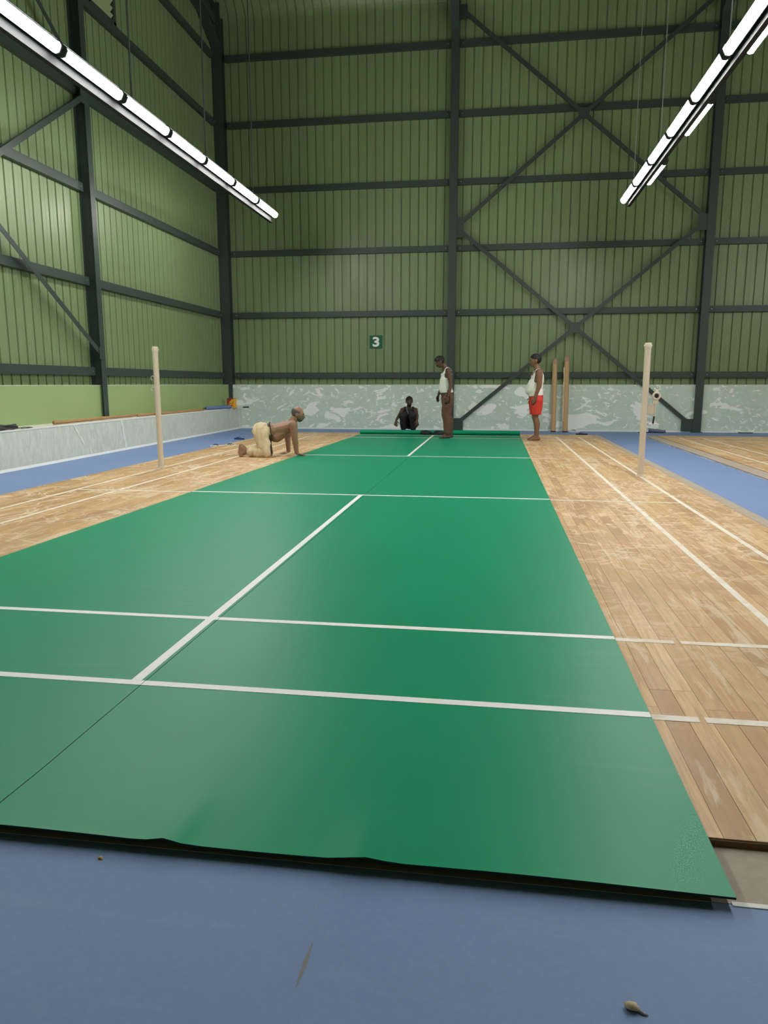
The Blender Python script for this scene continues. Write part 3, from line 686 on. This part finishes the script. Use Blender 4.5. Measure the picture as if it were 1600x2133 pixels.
sandal((0.12, 6.765, MZ + .044), math.radians(88), 'black_rubber', 'black_rubber', 'dark sandal propped on the rolled mat, nearer the man in brown trousers', None, math.radians(-62))
sandal((-.16, 6.755, MZ + .044), math.radians(94), 'black_rubber', 'black_rubber', 'dark sandal propped on the rolled mat, nearer the squatting man', None, math.radians(-58))
# folded grey-blue cloth bag
e = empty('cloth_bag', (4.96, 8.66, FZ), math.radians(-6)); tag(e, 'grey blue cloth bag with dark opening by the back wall', 'bag')
m = MB(); rows = []
for k in range(9):
    t_ = k / 8; x0 = -.15 + .36 * t_; hw = .085 * (1 - .15 * t_); hh = .105 * (1 - .45 * t_)
    rows.append([(x0 + .02 * math.sin(j), hw * math.cos(2 * math.pi * j / 14), max(0.002, hh * .5 + hh * .5 * math.sin(2 * math.pi * j / 14) + .006 * math.sin(3 * j + k))) for j in range(14)])
vs = [p for r in rows for p in r]; fs = [(i * 14 + j, i * 14 + (j + 1) % 14, (i + 1) * 14 + (j + 1) % 14, (i + 1) * 14 + j) for i in range(8) for j in range(14)] + [tuple(range(112, 126))]
m.add(vs, fs); m.obj('bag_body', 'grey_cloth', e, True)
m = MB(); m.add([(p[0] + .03, p[1] * .86, .006 + p[2] * .86) for p in rows[0]], [tuple(range(14))]); m.tube([(-.15, -.09, .012), (-.22, -.10, .010), (-.30, -.06, .010), (-.38, -.08, .010)], .008, 6); m.obj('dark_lining', 'black_rubber', e)
e = empty('flat_bar', (6.97, 8.80, FZ), math.radians(-4)); tag(e, 'black flat bar lying on the floor by the back wall', 'bar')
MB().box(-.15, .15, -.025, .025, 0, .018).obj('bar', 'black_rubber', e); MB().box(-.155, -.14, -.028, .028, 0, .022).obj('end_stop', 'black_rubber', e)
m = MB(); m.tube([(1.553, -7.868, FZ + .005), (1.561, -7.871, FZ + .008), (1.570, -7.872, FZ + .007), (1.576, -7.874, FZ + .003)], [.004, .008, .007, .003], 9)
m.v = [tuple(Vector(v) + Vector((noise.noise(Vector(v) * 120), noise.noise(Vector(v) * 130 + Vector((4, 0, 0))), 0)) * .004) for v in m.v]
o = m.obj('putty_crumb', 'putty', None, True); tag(o, 'small beige putty crumb on the blue floor', 'litter')
m = MB(); m.tube([(1.575, -7.874, FZ + .003), (1.585, -7.880, FZ + .002), (1.592, -7.881, FZ + .002)], [.003, .002, .001], 6); m.obj('crumb_tail', 'stain_ochre', o)
m = MB(); vs = []
for k in range(9): vs += [(.955 - .004 * k / 8 - .003 * math.sin(k / 8 * 3.1), -7.80 - .014 * k, FZ + .0008), (.955 - .004 * k / 8 + .003 * math.sin(k / 8 * 3.1) + .001, -7.80 - .014 * k, FZ + .0008)]
m.add(vs, [(2 * k, 2 * k + 1, 2 * k + 3, 2 * k + 2) for k in range(8)]); m.obj('paint_stain', 'stain_ochre', bpy.data.objects['floor'])
m = MB(); m.tube([(.385, -7.615, FZ + .002), (.391, -7.613, FZ + .003), (.397, -7.616, FZ + .001)], [.002, .004, .002], 7); tag(m.obj('putty_crumb', 'tape_yellow', None, True), 'tiny ochre crumb just beyond the mat edge', 'litter')

# ------------------------------------------------------------------ people
SPH = []
_bm = bmesh.new(); bmesh.ops.create_icosphere(_bm, subdivisions=2, radius=1); SPH = np.array([v.co[:] for v in _bm.verts]); _bm.free()
V3 = lambda *a: np.array(a, float)
def unit(v): v = np.array(v, float); return v / np.linalg.norm(v)
def iso(c, r): return (np.array(c, float), np.eye(3) * r)
def ani(c, fr, rs, rf, ru): return (np.array(c, float), np.stack([fr[0] * rs, fr[1] * rf, fr[2] * ru], 1))
def frame(f, u): f = unit(f); s_ = unit(np.cross(f, u)); return (s_, f, np.cross(s_, f))      # side (his right), forward, up
class Body:
    def __init__(s): s.seg = []
    def add(s, name, *ells): s.seg.append((name, ells)); return s
    def limb(s, name, pts, rs):
        for i in range(len(pts) - 1): s.add(name, iso(pts[i], rs[i]), iso(pts[i + 1], rs[i + 1]))
    def head(s, c, f, u, k=1.0, beard=False):
        fr = frame(f, u); sd, fw, up = fr; c = np.array(c, float); s.hc, s.hf, s.hk = c, fr, k
        P = lambda a, b, d: c + (sd * a + fw * b + up * d) * k
        s.add('head', ani(P(0, -.012, .028), fr, .076 * k, .096 * k, .090 * k))
        s.add('head', ani(P(0, .02, -.01), fr, .068 * k, .078 * k, .07 * k), ani(P(0, .040, -.078), fr, .040 * k, .042 * k, .030 * k))
        s.add('nose', iso(P(0, .094, .005), .009 * k), ani(P(0, .106, -.030), fr, .017 * k, .014 * k, .011 * k))
        s.add('head', ani(P(0, .074, .022), fr, .052 * k, .018 * k, .012 * k))
        s.add('head', ani(P(0, .078, -.060), fr, .026 * k, .014 * k, .014 * k))
        for sg in (-1, 1): s.add('ear', ani(P(sg * .076, -.012, -.008), fr, .011 * k, .022 * k, .033 * k))
    def hand(s, wr, d, nrm, thumb, curl=0.35, k=1.0):
        """d: finger direction, nrm: palm normal (towards which fingers curl), thumb: side direction of the thumb"""
        d = unit(d); n_ = unit(np.array(nrm, float) - d * np.dot(nrm, d)); t_ = np.cross(d, n_); t_ = t_ if np.dot(t_, thumb) > 0 else -t_
        wr = np.array(wr, float); fr = (t_, d, n_)
        s.add('hand', ani(wr + d * .012 * k, fr, .026 * k, .02 * k, .018 * k), ani(wr + d * .072 * k, fr, .036 * k, .018 * k, .013 * k))
        for i, (L, off) in enumerate(((.072, .030), (.080, .010), (.074, -.010), (.058, -.029))):
            b0 = wr + d * (.080 - .004 * abs(i - 1)) * k + t_ * off * k; a = curl; p0 = b0; dd = unit(d + t_ * (1.5 - i) * .08)
            pts = [p0]
            for fr_ in (.45, .32, .23):
                v = dd * math.cos(a) + n_ * math.sin(a); p0 = p0 + v * L * fr_ * k; pts.append(p0); a += curl
            s.limb('hand', pts, [.0092 * k, .0085 * k, .0078 * k, .0068 * k])
        b0 = wr + d * .030 * k + t_ * .024 * k; v = unit(d * .55 + t_ * .75 + n_ * .25); p1 = b0 + v * .040 * k; p2 = p1 + unit(d * .9 + t_ * .3 + n_ * .3) * .030 * k
        s.limb('hand', [b0, p1, p2], [.014 * k, .010 * k, .008 * k])
    def foot(s, ank, d, up=(0, 0, 1), L=.25, out=1):
        d = unit(d); up = unit(up); sd = np.cross(d, up); fr = (sd, d, up); ank = np.array(ank, float); h = .075
        heel = ank - up * (h - .030) - d * .045; ball = ank - up * (h - .022) + d * (L * .45)
        s.add('foot', ani(heel, fr, .030, .034, .030), ani(ank + d * .01, fr, .034, .04, .034)); s.add('foot', ani(heel, fr, .030, .034, .030), ani(ball, fr, .045, .03, .022))
        s.add('foot', ani(ank + d * .02, fr, .030, .04, .030), ani(ball, fr, .042, .03, .020))
        for i in range(5):
            o_ = (-.034 + .017 * i) * out; l_ = (.052 - .006 * i); r_ = .0125 - .0012 * i
            s.add('foot', iso(ball + sd * o_ + d * .02 - up * .006, r_), iso(ball + sd * o_ + d * l_ - up * (.010), r_ * .85))
    def build(s, mat, parent, voxel=.0075, smooth=3):
        bm = bmesh.new()
        for name, ells in s.seg:
            pts = np.concatenate([SPH @ m.T + c for c, m in ells]); vs = [bm.verts.new(p) for p in pts]
            r = bmesh.ops.convex_hull(bm, input=vs); bmesh.ops.delete(bm, geom=list({g for g in r['geom_interior'] + r['geom_unused'] if isinstance(g, bmesh.types.BMVert) and g.is_valid}), context='VERTS')
        me = bpy.data.meshes.new('raw'); bm.to_mesh(me); bm.free()
        o = bpy.data.objects.new('raw', me); C.objects.link(o)
        md = o.modifiers.new('r', 'REMESH'); md.mode = 'VOXEL'; md.voxel_size = voxel; md.use_smooth_shade = True
        md = o.modifiers.new('s', 'SMOOTH'); md.factor = .5; md.iterations = smooth
        dg = bpy.context.evaluated_depsgraph_get(); me2 = bpy.data.meshes.new_from_object(o.evaluated_get(dg)); bpy.data.objects.remove(o)
        me2.materials.clear(); me2.materials.append(M[mat]); me2.polygons.foreach_set('use_smooth', [True] * len(me2.polygons))
        n = len(me2.vertices); co = np.empty(n * 3, np.float32); me2.vertices.foreach_get('co', co); s.co = co.reshape(-1, 3).astype(float)
        nr = np.empty(n * 3, np.float32); me2.vertices.foreach_get('normal', nr); s.nr = nr.reshape(-1, 3).astype(float)
        best = np.full(n, 1e9); s.names = sorted({a for a, _ in s.seg}); s.lab = np.zeros(n, int)
        for name, ells in s.seg:
            steps = [0.0] if len(ells) == 1 else np.linspace(0, 1, 6)
            for t_ in steps:
                c0, m0 = ells[0]; c1, m1 = ells[-1]; c_ = c0 * (1 - t_) + c1 * t_; m_ = m0 * (1 - t_) + m1 * t_
                q = np.linalg.norm((s.co - c_) @ np.linalg.inv(m_).T, axis=1); dd = (q - 1) * abs(np.linalg.det(m_)) ** (1 / 3)
                u_ = dd < best; best[u_] = dd[u_]; s.lab[u_] = s.names.index(name)
        s.me = me2; me2.name = 'body'
        loc = np.array(parent.location); me2.vertices.foreach_set('co', (s.co - loc).astype(np.float32).ravel()); me2.update()
        s.parent = parent; s.loc = loc
        return link('body', me2, None, parent)
    def isin(s, *names):
        return np.isin(s.lab, [s.names.index(x) for x in names if x in s.names])
    def wear(s, name, mat, mask, off, wrinkle=0.0, freq=14.0, thick=.004, stretch=(1, 1, 1)):
        """a garment: the body surface inside mask, pushed outwards by off (scalar or array) with fold noise"""
        off = np.broadcast_to(np.asarray(off, float), mask.shape).copy()
        if wrinkle:
            idx = np.nonzero(mask)[0]
            for i in idx:
                p = Vector(s.co[i]) * freq; off[i] += wrinkle * noise.noise(Vector((p.x * stretch[0], p.y * stretch[1], p.z * stretch[2])))
        faces = [tuple(p.vertices) for p in s.me.polygons]
        keep = [f for f in faces if all(mask[i] for i in f)]
        used = sorted({i for f in keep for i in f}); mp = {i: k for k, i in enumerate(used)}
        co = s.co[used] + s.nr[used] * off[used][:, None] - s.loc
        me = bpy.data.meshes.new(name); me.from_pydata(co.tolist(), [], [tuple(mp[i] for i in f) for f in keep]); me.materials.append(M[mat])
        me.polygons.foreach_set('use_smooth', [True] * len(me.polygons)); o = link(name, me, None, s.parent)
        md = o.modifiers.new('sm', 'SMOOTH'); md.factor = .5; md.iterations = 2
        md = o.modifiers.new('th', 'SOLIDIFY'); md.thickness = thick; md.offset = 1.0
        return o
    def hl(s):
        p = (s.co - s.hc) / s.hk; sd, fw, up = s.hf; return p @ sd, p @ fw, p @ up
    def hair(s, mat, off=.012, line=0.0, sides=-.03, rough=.006, bald=False):
        a, b, d = s.hl(); m = s.isin('head') & (d > -.09)
        if bald: m = m & (d < .060 - .25 * b) & (b < .03)
        front = np.where(b > .055, .062 + line, np.where(b > .02, .045 + line - (.055 - b) * .2, np.where(b > -.02, sides + (b + .02) * 1.6, -.052)))
        m = m & (d > front) & (np.abs(a) < .2)
        return s.wear('hair', mat, m, off, rough, 60.0, .003)
    def face(s, eye_open=True, beard=None, moust=None):
        sd, fw, up = s.hf; k = s.hk; P = lambda a, b, d: Vector(s.hc + (sd * a + fw * b + up * d) * k - s.loc)
        for sg in (-1, 1):
            m = MB(); c_ = P(sg * .031, .082, -.002); m.tube([c_ - Vector(sd) * .013, c_ - Vector(sd) * .006, c_ + Vector(sd) * .006, c_ + Vector(sd) * .013], [.002, .0055, .0055, .002], 8); ey = m.obj('eye', 'eye_white', s.parent, True)
            m = MB(); c_ = P(sg * .031, .0865, -.002); m.tube([c_, c_ + Vector(fw) * .004], [.0072, .005], 10); m.obj('iris', 'eye_dark', ey)
            m = MB(); m.tube([P(sg * .012, .090, .020), P(sg * .032, .089, .025), P(sg * .050, .078, .020)], [.003, .005, .003], 6); m.obj('eyebrow', 'hair_black', s.parent)
        m = MB(); m.tube([P(-.024, .086, -.062), P(-.010, .094, -.060), P(.010, .094, -.060), P(.024, .086, -.062)], [.003, .006, .006, .003], 8); m.obj('lips', 'lips', s.parent, True)
        if moust: m = MB(); m.tube([P(-.028, .085, -.052), P(0, .096, -.046), P(.028, .085, -.052)], [.004, .007, .004], 8); m.obj('moustache', moust, s.parent, True)
        if beard:
            a, b, d = s.hl(); mk = s.isin('head') & (d < -.052) & (b > .0) & ~((d > -.07) & (np.abs(a) < .028) & (b > .07)); s.wear('beard', beard, mk, .004, .003, 80, .002)

# --- man kneeling on hands and knees at the mat edge, facing +x
def kneeling():
    root = empty('person', (-2.05, 1.75, 0)); B = Body()
    f = unit((.93, .36, .0)); up = V3(0, 0, 1)
    fr = frame((.92, .30, .12), up)
    pel = V3(-2.215, 1.80, .375); wai = V3(-2.055, 1.86, .385); che = V3(-1.87, 1.93, .43); shc = V3(-1.79, 1.955, .475)
    sd = V3(.28, -.96, 0)       # his right side, towards the camera
    B.add('pelvis', ani(pel, fr, .155, .105, .112), ani(wai - V3(0, 0, .0), fr, .135, .08, .110))
    B.add('belly', ani(wai + V3(.035, 0, -.085), fr, .125, .11, .098), ani(che + V3(-.03, 0, -.05), fr, .135, .09, .085))
    B.add('chest', ani(wai, fr, .130, .09, .105), ani(che, fr, .150, .09, .105)); B.add('chest', ani(che, fr, .150, .08, .10), ani(shc, fr, .13, .05, .07))
    shN = V3(-1.735, 1.815, .475); shF = V3(-1.85, 2.105, .475)
    B.add('chest', iso(shN, .062), ani(shc, fr, .09, .05, .06)); B.add('chest', iso(shF, .062), ani(shc, fr, .09, .05, .06))
    B.limb('arm', [shN, V3(-1.715, 1.80, .30), V3(-1.695, 1.835, .055)], [.068, .052, .034]); B.limb('arm', [V3(-1.713, 1.803, .27), V3(-1.705, 1.815, .20)], [.050, .048])
    B.limb('arm', [shF, V3(-1.935, 2.19, .27), V3(-1.925, 2.20, .05)], [.064, .050, .033])
    B.hand(V3(-1.690, 1.84, .034), (.92, .10, -.12), (0, 0, -1), (-.1, 1, 0), .10); B.hand(V3(-1.93, 2.195, .030), (-.60, -.35, -.12), (0, 0, -1), (1, .3, 0), .12)
    B.limb('neck', [shc + V3(.0, 0, .03), V3(-1.755, 1.965, .560)], [.066, .060])
    B.head((-1.700, 1.975, .630), (.965, .16, -.20), (.16, 0, .98), 1.0)
    # legs
    hN = V3(-2.20, 1.685, .345); hF = V3(-2.27, 1.93, .345); kN = V3(-2.085, 1.575, .070); kF = V3(-2.19, 1.90, .070)
    B.limb('thigh', [hN, kN], [.108, .066]); B.limb('thigh', [hF, kF], [.106, .066]); B.add('pelvis', iso(hN + V3(-.01, .02, .03), .112), iso(hF + V3(-.0, -.02, .03), .112))
    aN = V3(-2.405, 1.635, .075); aF = V3(-2.52, 1.93, .075)
    B.limb('shin', [kN, V3(-2.22, 1.60, .075), aN], [.062, .058, .036]); B.limb('shin', [kF, V3(-2.33, 1.91, .075), aF], [.062, .058, .036])
    for a_ in (aN, aF):      # toes tucked under, soles upright
        hl_ = a_ + V3(-.092, 0, .062); ba_ = a_ + V3(-.118, .0, -.043); fr2 = (V3(0, 1, 0), V3(1, 0, 0), V3(0, 0, 1))
        B.add('foot', ani(hl_, fr2, .033, .036, .036), ani(a_ + V3(-.02, 0, .004), fr2, .036, .036, .042)); B.add('foot', ani(hl_, fr2, .033, .034, .034), ani(ba_, fr2, .044, .026, .030)); B.add('foot', ani(a_ + V3(-.03, 0, .0), fr2, .034, .036, .038), ani(ba_, fr2, .042, .026, .030))
        for i in range(5):
            r_ = .0125 - .0012 * i; oy = -.034 + .017 * i; B.add('foot', iso(ba_ + V3(.0, oy, -.014), r_), iso(ba_ + V3(.045 - .005 * i, oy, -.018), r_ * .9))
    B.build('skin_warm', root); x, z = B.co[:, 0], B.co[:, 2]
    along = (B.co - wai) @ unit((.93, .26, .10))
    pants = (B.isin('thigh', 'shin') | (B.isin('pelvis', 'belly', 'chest') & (along < -.055))) & ~B.isin('foot') & (x > -2.405 + 0 * z) | (B.isin('shin') & (x > -2.50) & (B.co[:, 1] > 1.8))
    B.wear('trousers', 'khaki', pants, np.where(B.isin('shin'), .018, .014), .030, 15.0, .004, (1.3, 1, .40))
    belt = B.isin('pelvis', 'belly', 'chest', 'thigh') & (along > -.088) & (along < -.040)
    B.wear('belt', 'belt', belt, .020, 0, 1, .005)
    B.hair('hair_grey', .0025, -.02, -.03, .001, True)
    B.face(beard='hair_grey', moust='hair_grey')
    sdv, fw, u_ = B.hf; P = lambda a, b, d: Vector(B.hc + sdv * a + fw * b + u_ * d - B.loc)
    g = MB()
    for sg in (-1, 1):
        ring(g, P(sg * .033, .100, -.004), .021, .0018, fw, 16); g.tube([P(sg * .054, .098, 0), P(sg * .076, .05, .004), P(sg * .080, -.01, .0)], .0018, 6)
    g.tube([P(-.012, .103, 0), P(.012, .103, 0)], .0018, 6); g.obj('spectacles', 'metal_frame', root)
    return root
tag(kneeling(), 'shirtless person in khaki trousers and black belt on hands and knees at mat edge', 'person')

# --- man in a white vest and brown trousers, head bowed, facing -x
def standing_brown():
    root = empty('person', (.33, 5.88, MZ)); B = Body(); up = V3(0, 0, 1); fwd = unit((-.97, -.22, 0)); fr = frame(fwd, up); sd = fr[0]     # sd = his right (away from camera)
    g = MZ; pel = V3(.345, 5.90, .87); wai = V3(.300, 5.90, 1.00); che = V3(.305, 5.90, 1.22); shc = V3(.325, 5.90, 1.355)
    B.add('pelvis', ani(pel, fr, .150, .105, .10), ani(wai + V3(0, 0, -.02), fr, .140, .115, .08))
    B.add('belly', ani(wai, fr, .138, .118, .09), ani(che + V3(0, 0, -.08), fr, .142, .105, .08)); B.add('chest', ani(che + V3(0, 0, -.06), fr, .150, .105, .08), ani(che + V3(.01, 0, .06), fr, .150, .095, .08))
    B.add('chest', ani(che + V3(0, 0, .05), fr, .15, .095, .07), ani(shc, fr, .12, .06, .05))
    shN = shc - sd * .165 + V3(0.01, 0, -.02); shF = shc + sd * .165 + V3(0, 0, -.02)
    for q in (shN, shF): B.add('chest', iso(q, .056), ani(shc, fr, .09, .06, .05))
    elN = shN + V3(.045, -.02, -.255); wrN = elN + V3(-.045, -.01, -.235); elF = shF + V3(-.06, 0.02, -.25); wrF = elF + V3(-.085, -.02, -.22)
    B.limb('arm', [shN, elN, wrN], [.053, .040, .027]); B.limb('arm', [shF, elF, wrF], [.053, .040, .027])
    B.hand(wrN, (-.22, 0, -1), sd * .9 + fwd * .2, fwd, .25); B.hand(wrF, (-.18, 0, -1), -sd * .6 - fwd * .5, fwd, .30)
    B.limb('neck', [shc + V3(-.005, 0, .0), V3(.255, 5.89, 1.455)], [.064, .054])
    B.head((.178, 5.885, 1.520), (-.80, -.14, -.58), (-.55, -.05, .82), .96)
    hN = pel - sd * .082 + V3(0, 0, -.05); hF = pel + sd * .082 + V3(0, 0, -.05)
    kN = V3(.325, 5.83, .465); kF = V3(.335, 6.0, .465); aN = V3(.350, 5.83, .075 + g); aF = V3(.385, 6.02, .075 + g)
    for h, k, a in ((hN, kN, aN), (hF, kF, aF)):
        B.limb('thigh', [h, k], [.096, .060]); B.limb('shin', [k, k * .65 + a * .35 + V3(.018, 0, 0), a], [.056, .056, .036])
    B.foot(aN, unit((-.97, -.20, 0)), L=.25, out=1); B.foot(aF, unit((-.97, -.10, 0)), L=.25, out=-1)
    B.build('skin_dark', root); co = B.co; z = co[:, 2]; lat = (co - shc) @ sd; fb = (co - shc) @ fwd
    tr = (B.isin('thigh', 'shin', 'pelvis') | (B.isin('belly') & (z < .97))) & (z > .075 + g)
    B.wear('trousers', 'brown_cloth', tr & (z < .965), np.clip(.012 + (.95 - z) * .016, .010, .022), .022, 13, .004, (1, 1, .30))
    neck = (np.abs(lat) < .066) & (z > 1.345 + np.where(fb > 0, -.05, 0.0))
    arm = (np.abs(lat) > .122) & (z > 1.185 + np.clip(.155 - np.abs(lat), 0, .05) * 1.5)
    vest = B.isin('chest', 'belly', 'pelvis', 'thigh') & (z > .915) & ~neck & ~arm
    B.wear('vest', 'vest_white', vest, np.where(z > 1.2, .009, .018), .010, 14, .003, (1, 1, .5))
    B.hair('hair_black', .011, -.006, -.02, .006); B.face(moust='hair_black'); return root
tag(standing_brown(), 'person in white vest and brown trousers standing barefoot on the mat, head bowed', 'person')

# --- man in a white vest and red shorts standing on the wood, facing -x
def standing_red():
    root = empty('person', (2.08, 5.62, 0)); B = Body(); up = V3(0, 0, 1); fwd = unit((-.985, -.12, 0)); fr = frame(fwd, up); sd = fr[0]
    pel = V3(2.075, 5.64, .835); wai = V3(2.045, 5.64, .985); che = V3(2.080, 5.64, 1.20); shc = V3(2.095, 5.64, 1.325)
    B.add('pelvis', ani(pel, fr, .162, .118, .105), ani(wai + V3(0, 0, -.03), fr, .158, .140, .08))
    B.add('belly', ani(wai + V3(-.02, 0, -.02), fr, .155, .145, .095), ani(che + V3(-.015, 0, -.07), fr, .158, .122, .08)); B.add('chest', ani(che + V3(0, 0, -.05), fr, .162, .118, .08), ani(che + V3(.01, 0, .05), fr, .16, .105, .08))
    B.add('chest', ani(che + V3(0, 0, .05), fr, .155, .10, .07), ani(shc, fr, .125, .062, .05))
    shN = shc - sd * .178 + V3(.0, 0, -.03); shF = shc + sd * .178 + V3(0, 0, -.03)
    for q in (shN, shF): B.add('chest', iso(q, .064), ani(shc, fr, .09, .062, .05))
    elN = shN + V3(.0, -.03, -.245); wrN = elN + V3(-.070, .01, -.215); elF = shF + V3(.0, 0.03, -.245); wrF = elF + V3(-.080, -.01, -.215)
    B.limb('arm', [shN, shN * .5 + elN * .5, elN, wrN], [.064, .058, .046, .030]); B.limb('arm', [shF, elF, wrF], [.060, .045, .030])
    B.hand(wrN, (-.20, .02, -1), sd * .9 + fwd * .2, fwd, .28); B.hand(wrF, (-.20, 0, -1), -sd * .9 + fwd * .2, fwd, .28)
    B.limb('neck', [shc, V3(2.065, 5.64, 1.425)], [.070, .062])
    B.head((2.035, 5.64, 1.528), (-.97, -.08, -.12), (-.10, 0, .99), 1.06)
    hN = pel - sd * .088 + V3(0, 0, -.06); hF = pel + sd * .088 + V3(0, 0, -.06)
    kN = V3(2.062, 5.56, .455); kF = V3(2.075, 5.74, .455); aN = V3(2.108, 5.56, .078); aF = V3(2.112, 5.75, .078)
    for h, k, a in ((hN, kN, aN), (hF, kF, aF)):
        B.limb('thigh', [h, k], [.108, .064]); B.limb('shin', [k, k * .66 + a * .34 + V3(.026, 0, 0), a], [.058, .064, .037])
    B.foot(aN, unit((-.985, -.15, 0)), L=.25, out=1); B.foot(aF, unit((-.985, -.05, 0)), L=.25, out=-1)
    B.build('skin_mid', root); co = B.co; z = co[:, 2]; lat = (co - shc) @ sd; fb = (co - shc) @ fwd
    sh = B.isin('thigh', 'pelvis', 'belly') & (z > .505) & (z < .93)
    B.wear('shorts', 'red_cloth', sh, np.clip(.010 + (.88 - z) * .06, .008, .034), .010, 12, .004, (1, 1, .5))
    neck = (np.abs(lat) < .070) & (z > 1.305 + np.where(fb > 0, -.05, 0.0)); arm = (np.abs(lat) > .128) & (z > 1.09 + np.clip(.165 - np.abs(lat), 0, .05) * 1.5)
    vest = B.isin('chest', 'belly', 'pelvis', 'thigh') & (z > .862 - np.clip(fb, -.1, .1) * .10) & ~neck & ~arm
    B.wear('vest', 'vest_white', vest, np.where(z > 1.15, .009, .019), .010, 14, .003, (1, 1, .5))
    B.hair('hair_black', .011, -.004, -.02, .006); B.face(); return root
tag(standing_red(), 'person in white vest and red shorts standing barefoot on the wood floor', 'person')

# --- man squatting behind the roll, facing the camera
def squatting():
    root = empty('person', (-.63, 7.55, FZ)); B = Body(); up = V3(0, 0, 1); fwd = unit((.05, -1, 0)); fr = frame(fwd, up); sd = fr[0]
    g = FZ; pel = V3(-.635, 7.78, .20 + g); wai = V3(-.635, 7.73, .33 + g); che = V3(-.635, 7.64, .47 + g); shc = V3(-.635, 7.61, .555 + g)
    B.add('pelvis', ani(pel, fr, .150, .11, .10), ani(wai, fr, .13, .095, .08)); B.add('chest', ani(wai, fr, .130, .095, .08), ani(che, fr, .145, .095, .08)); B.add('chest', ani(che, fr, .14, .085, .07), ani(shc, fr, .10, .055, .04))
    shR = shc + sd * .150 + V3(0, 0, -.025); shL = shc - sd * .150 + V3(0, 0, -.025)
    for q in (shR, shL): B.add('chest', iso(q, .052), ani(shc, fr, .08, .055, .045))
    # his right is image left (sd points to -x)
    elR = V3(-.840, 7.42, .375); wrR = V3(-.872, 7.22, .300); elL = V3(-.430, 7.42, .375); wrL = V3(-.408, 7.22, .300)
    B.limb('arm', [shR, elR, wrR], [.050, .038, .026]); B.limb('arm', [shL, elL, wrL], [.050, .038, .026])
    B.hand(wrR, (-.08, -.30, -.95), (0, 1, 0), (1, 0, 0), .22); B.hand(wrL, (.02, -.30, -.95), (0, 1, 0), (-1, 0, 0), .35)
    B.limb('neck', [shc, V3(-.630, 7.575, .625)], [.056, .050]); B.head((-.625, 7.565, .695), (.16, -.97, -.10), (0, -.08, .99), .96)
    for s_, kx in ((1, -.745), (-1, -.520)):
        h = pel + sd * .085 * s_; k = V3(kx, 7.34, .415 + g); a = V3(kx + .0, 7.50, .075 + g)
        B.limb('thigh', [h, k], [.092, .062]); B.limb('shin', [k, k * .6 + a * .4 + V3(0, .02, 0), a], [.060, .056, .036]); B.foot(a, unit((0, -1, 0)), L=.25, out=s_)
    B.build('skin_deep', root); co = B.co; z = co[:, 2]; lat = np.abs((co - shc) @ sd)
    B.wear('trousers', 'dark_cloth', (B.isin('thigh', 'shin', 'pelvis')) & (z > .08 + g), .016, .012, 13, .004)
    B.wear('vest', 'dark_cloth', B.isin('chest') & ~((lat > .115) & (z > .42)) & ~((lat < .06) & (z > .535)), .010, .008, 14, .003)
    # grey trim at the open neck of the vest
    m = MB(); m.tube([Vector(shc - B.loc) + Vector(v) for v in ((-.05, -.075, .03), (-.035, -.098, -.02), (-.012, -.113, -.075), (.004, -.110, -.12))], [.006, .007, .007, .005], 8); m.obj('vest_trim', 'denim_grey', root, True)
    B.hair('hair_black', .010, -.012, -.03, .007); B.face(beard='hair_black', moust='hair_black'); return root
tag(squatting(), 'person in dark clothes squatting behind the rolled mat, arms over knees', 'person')
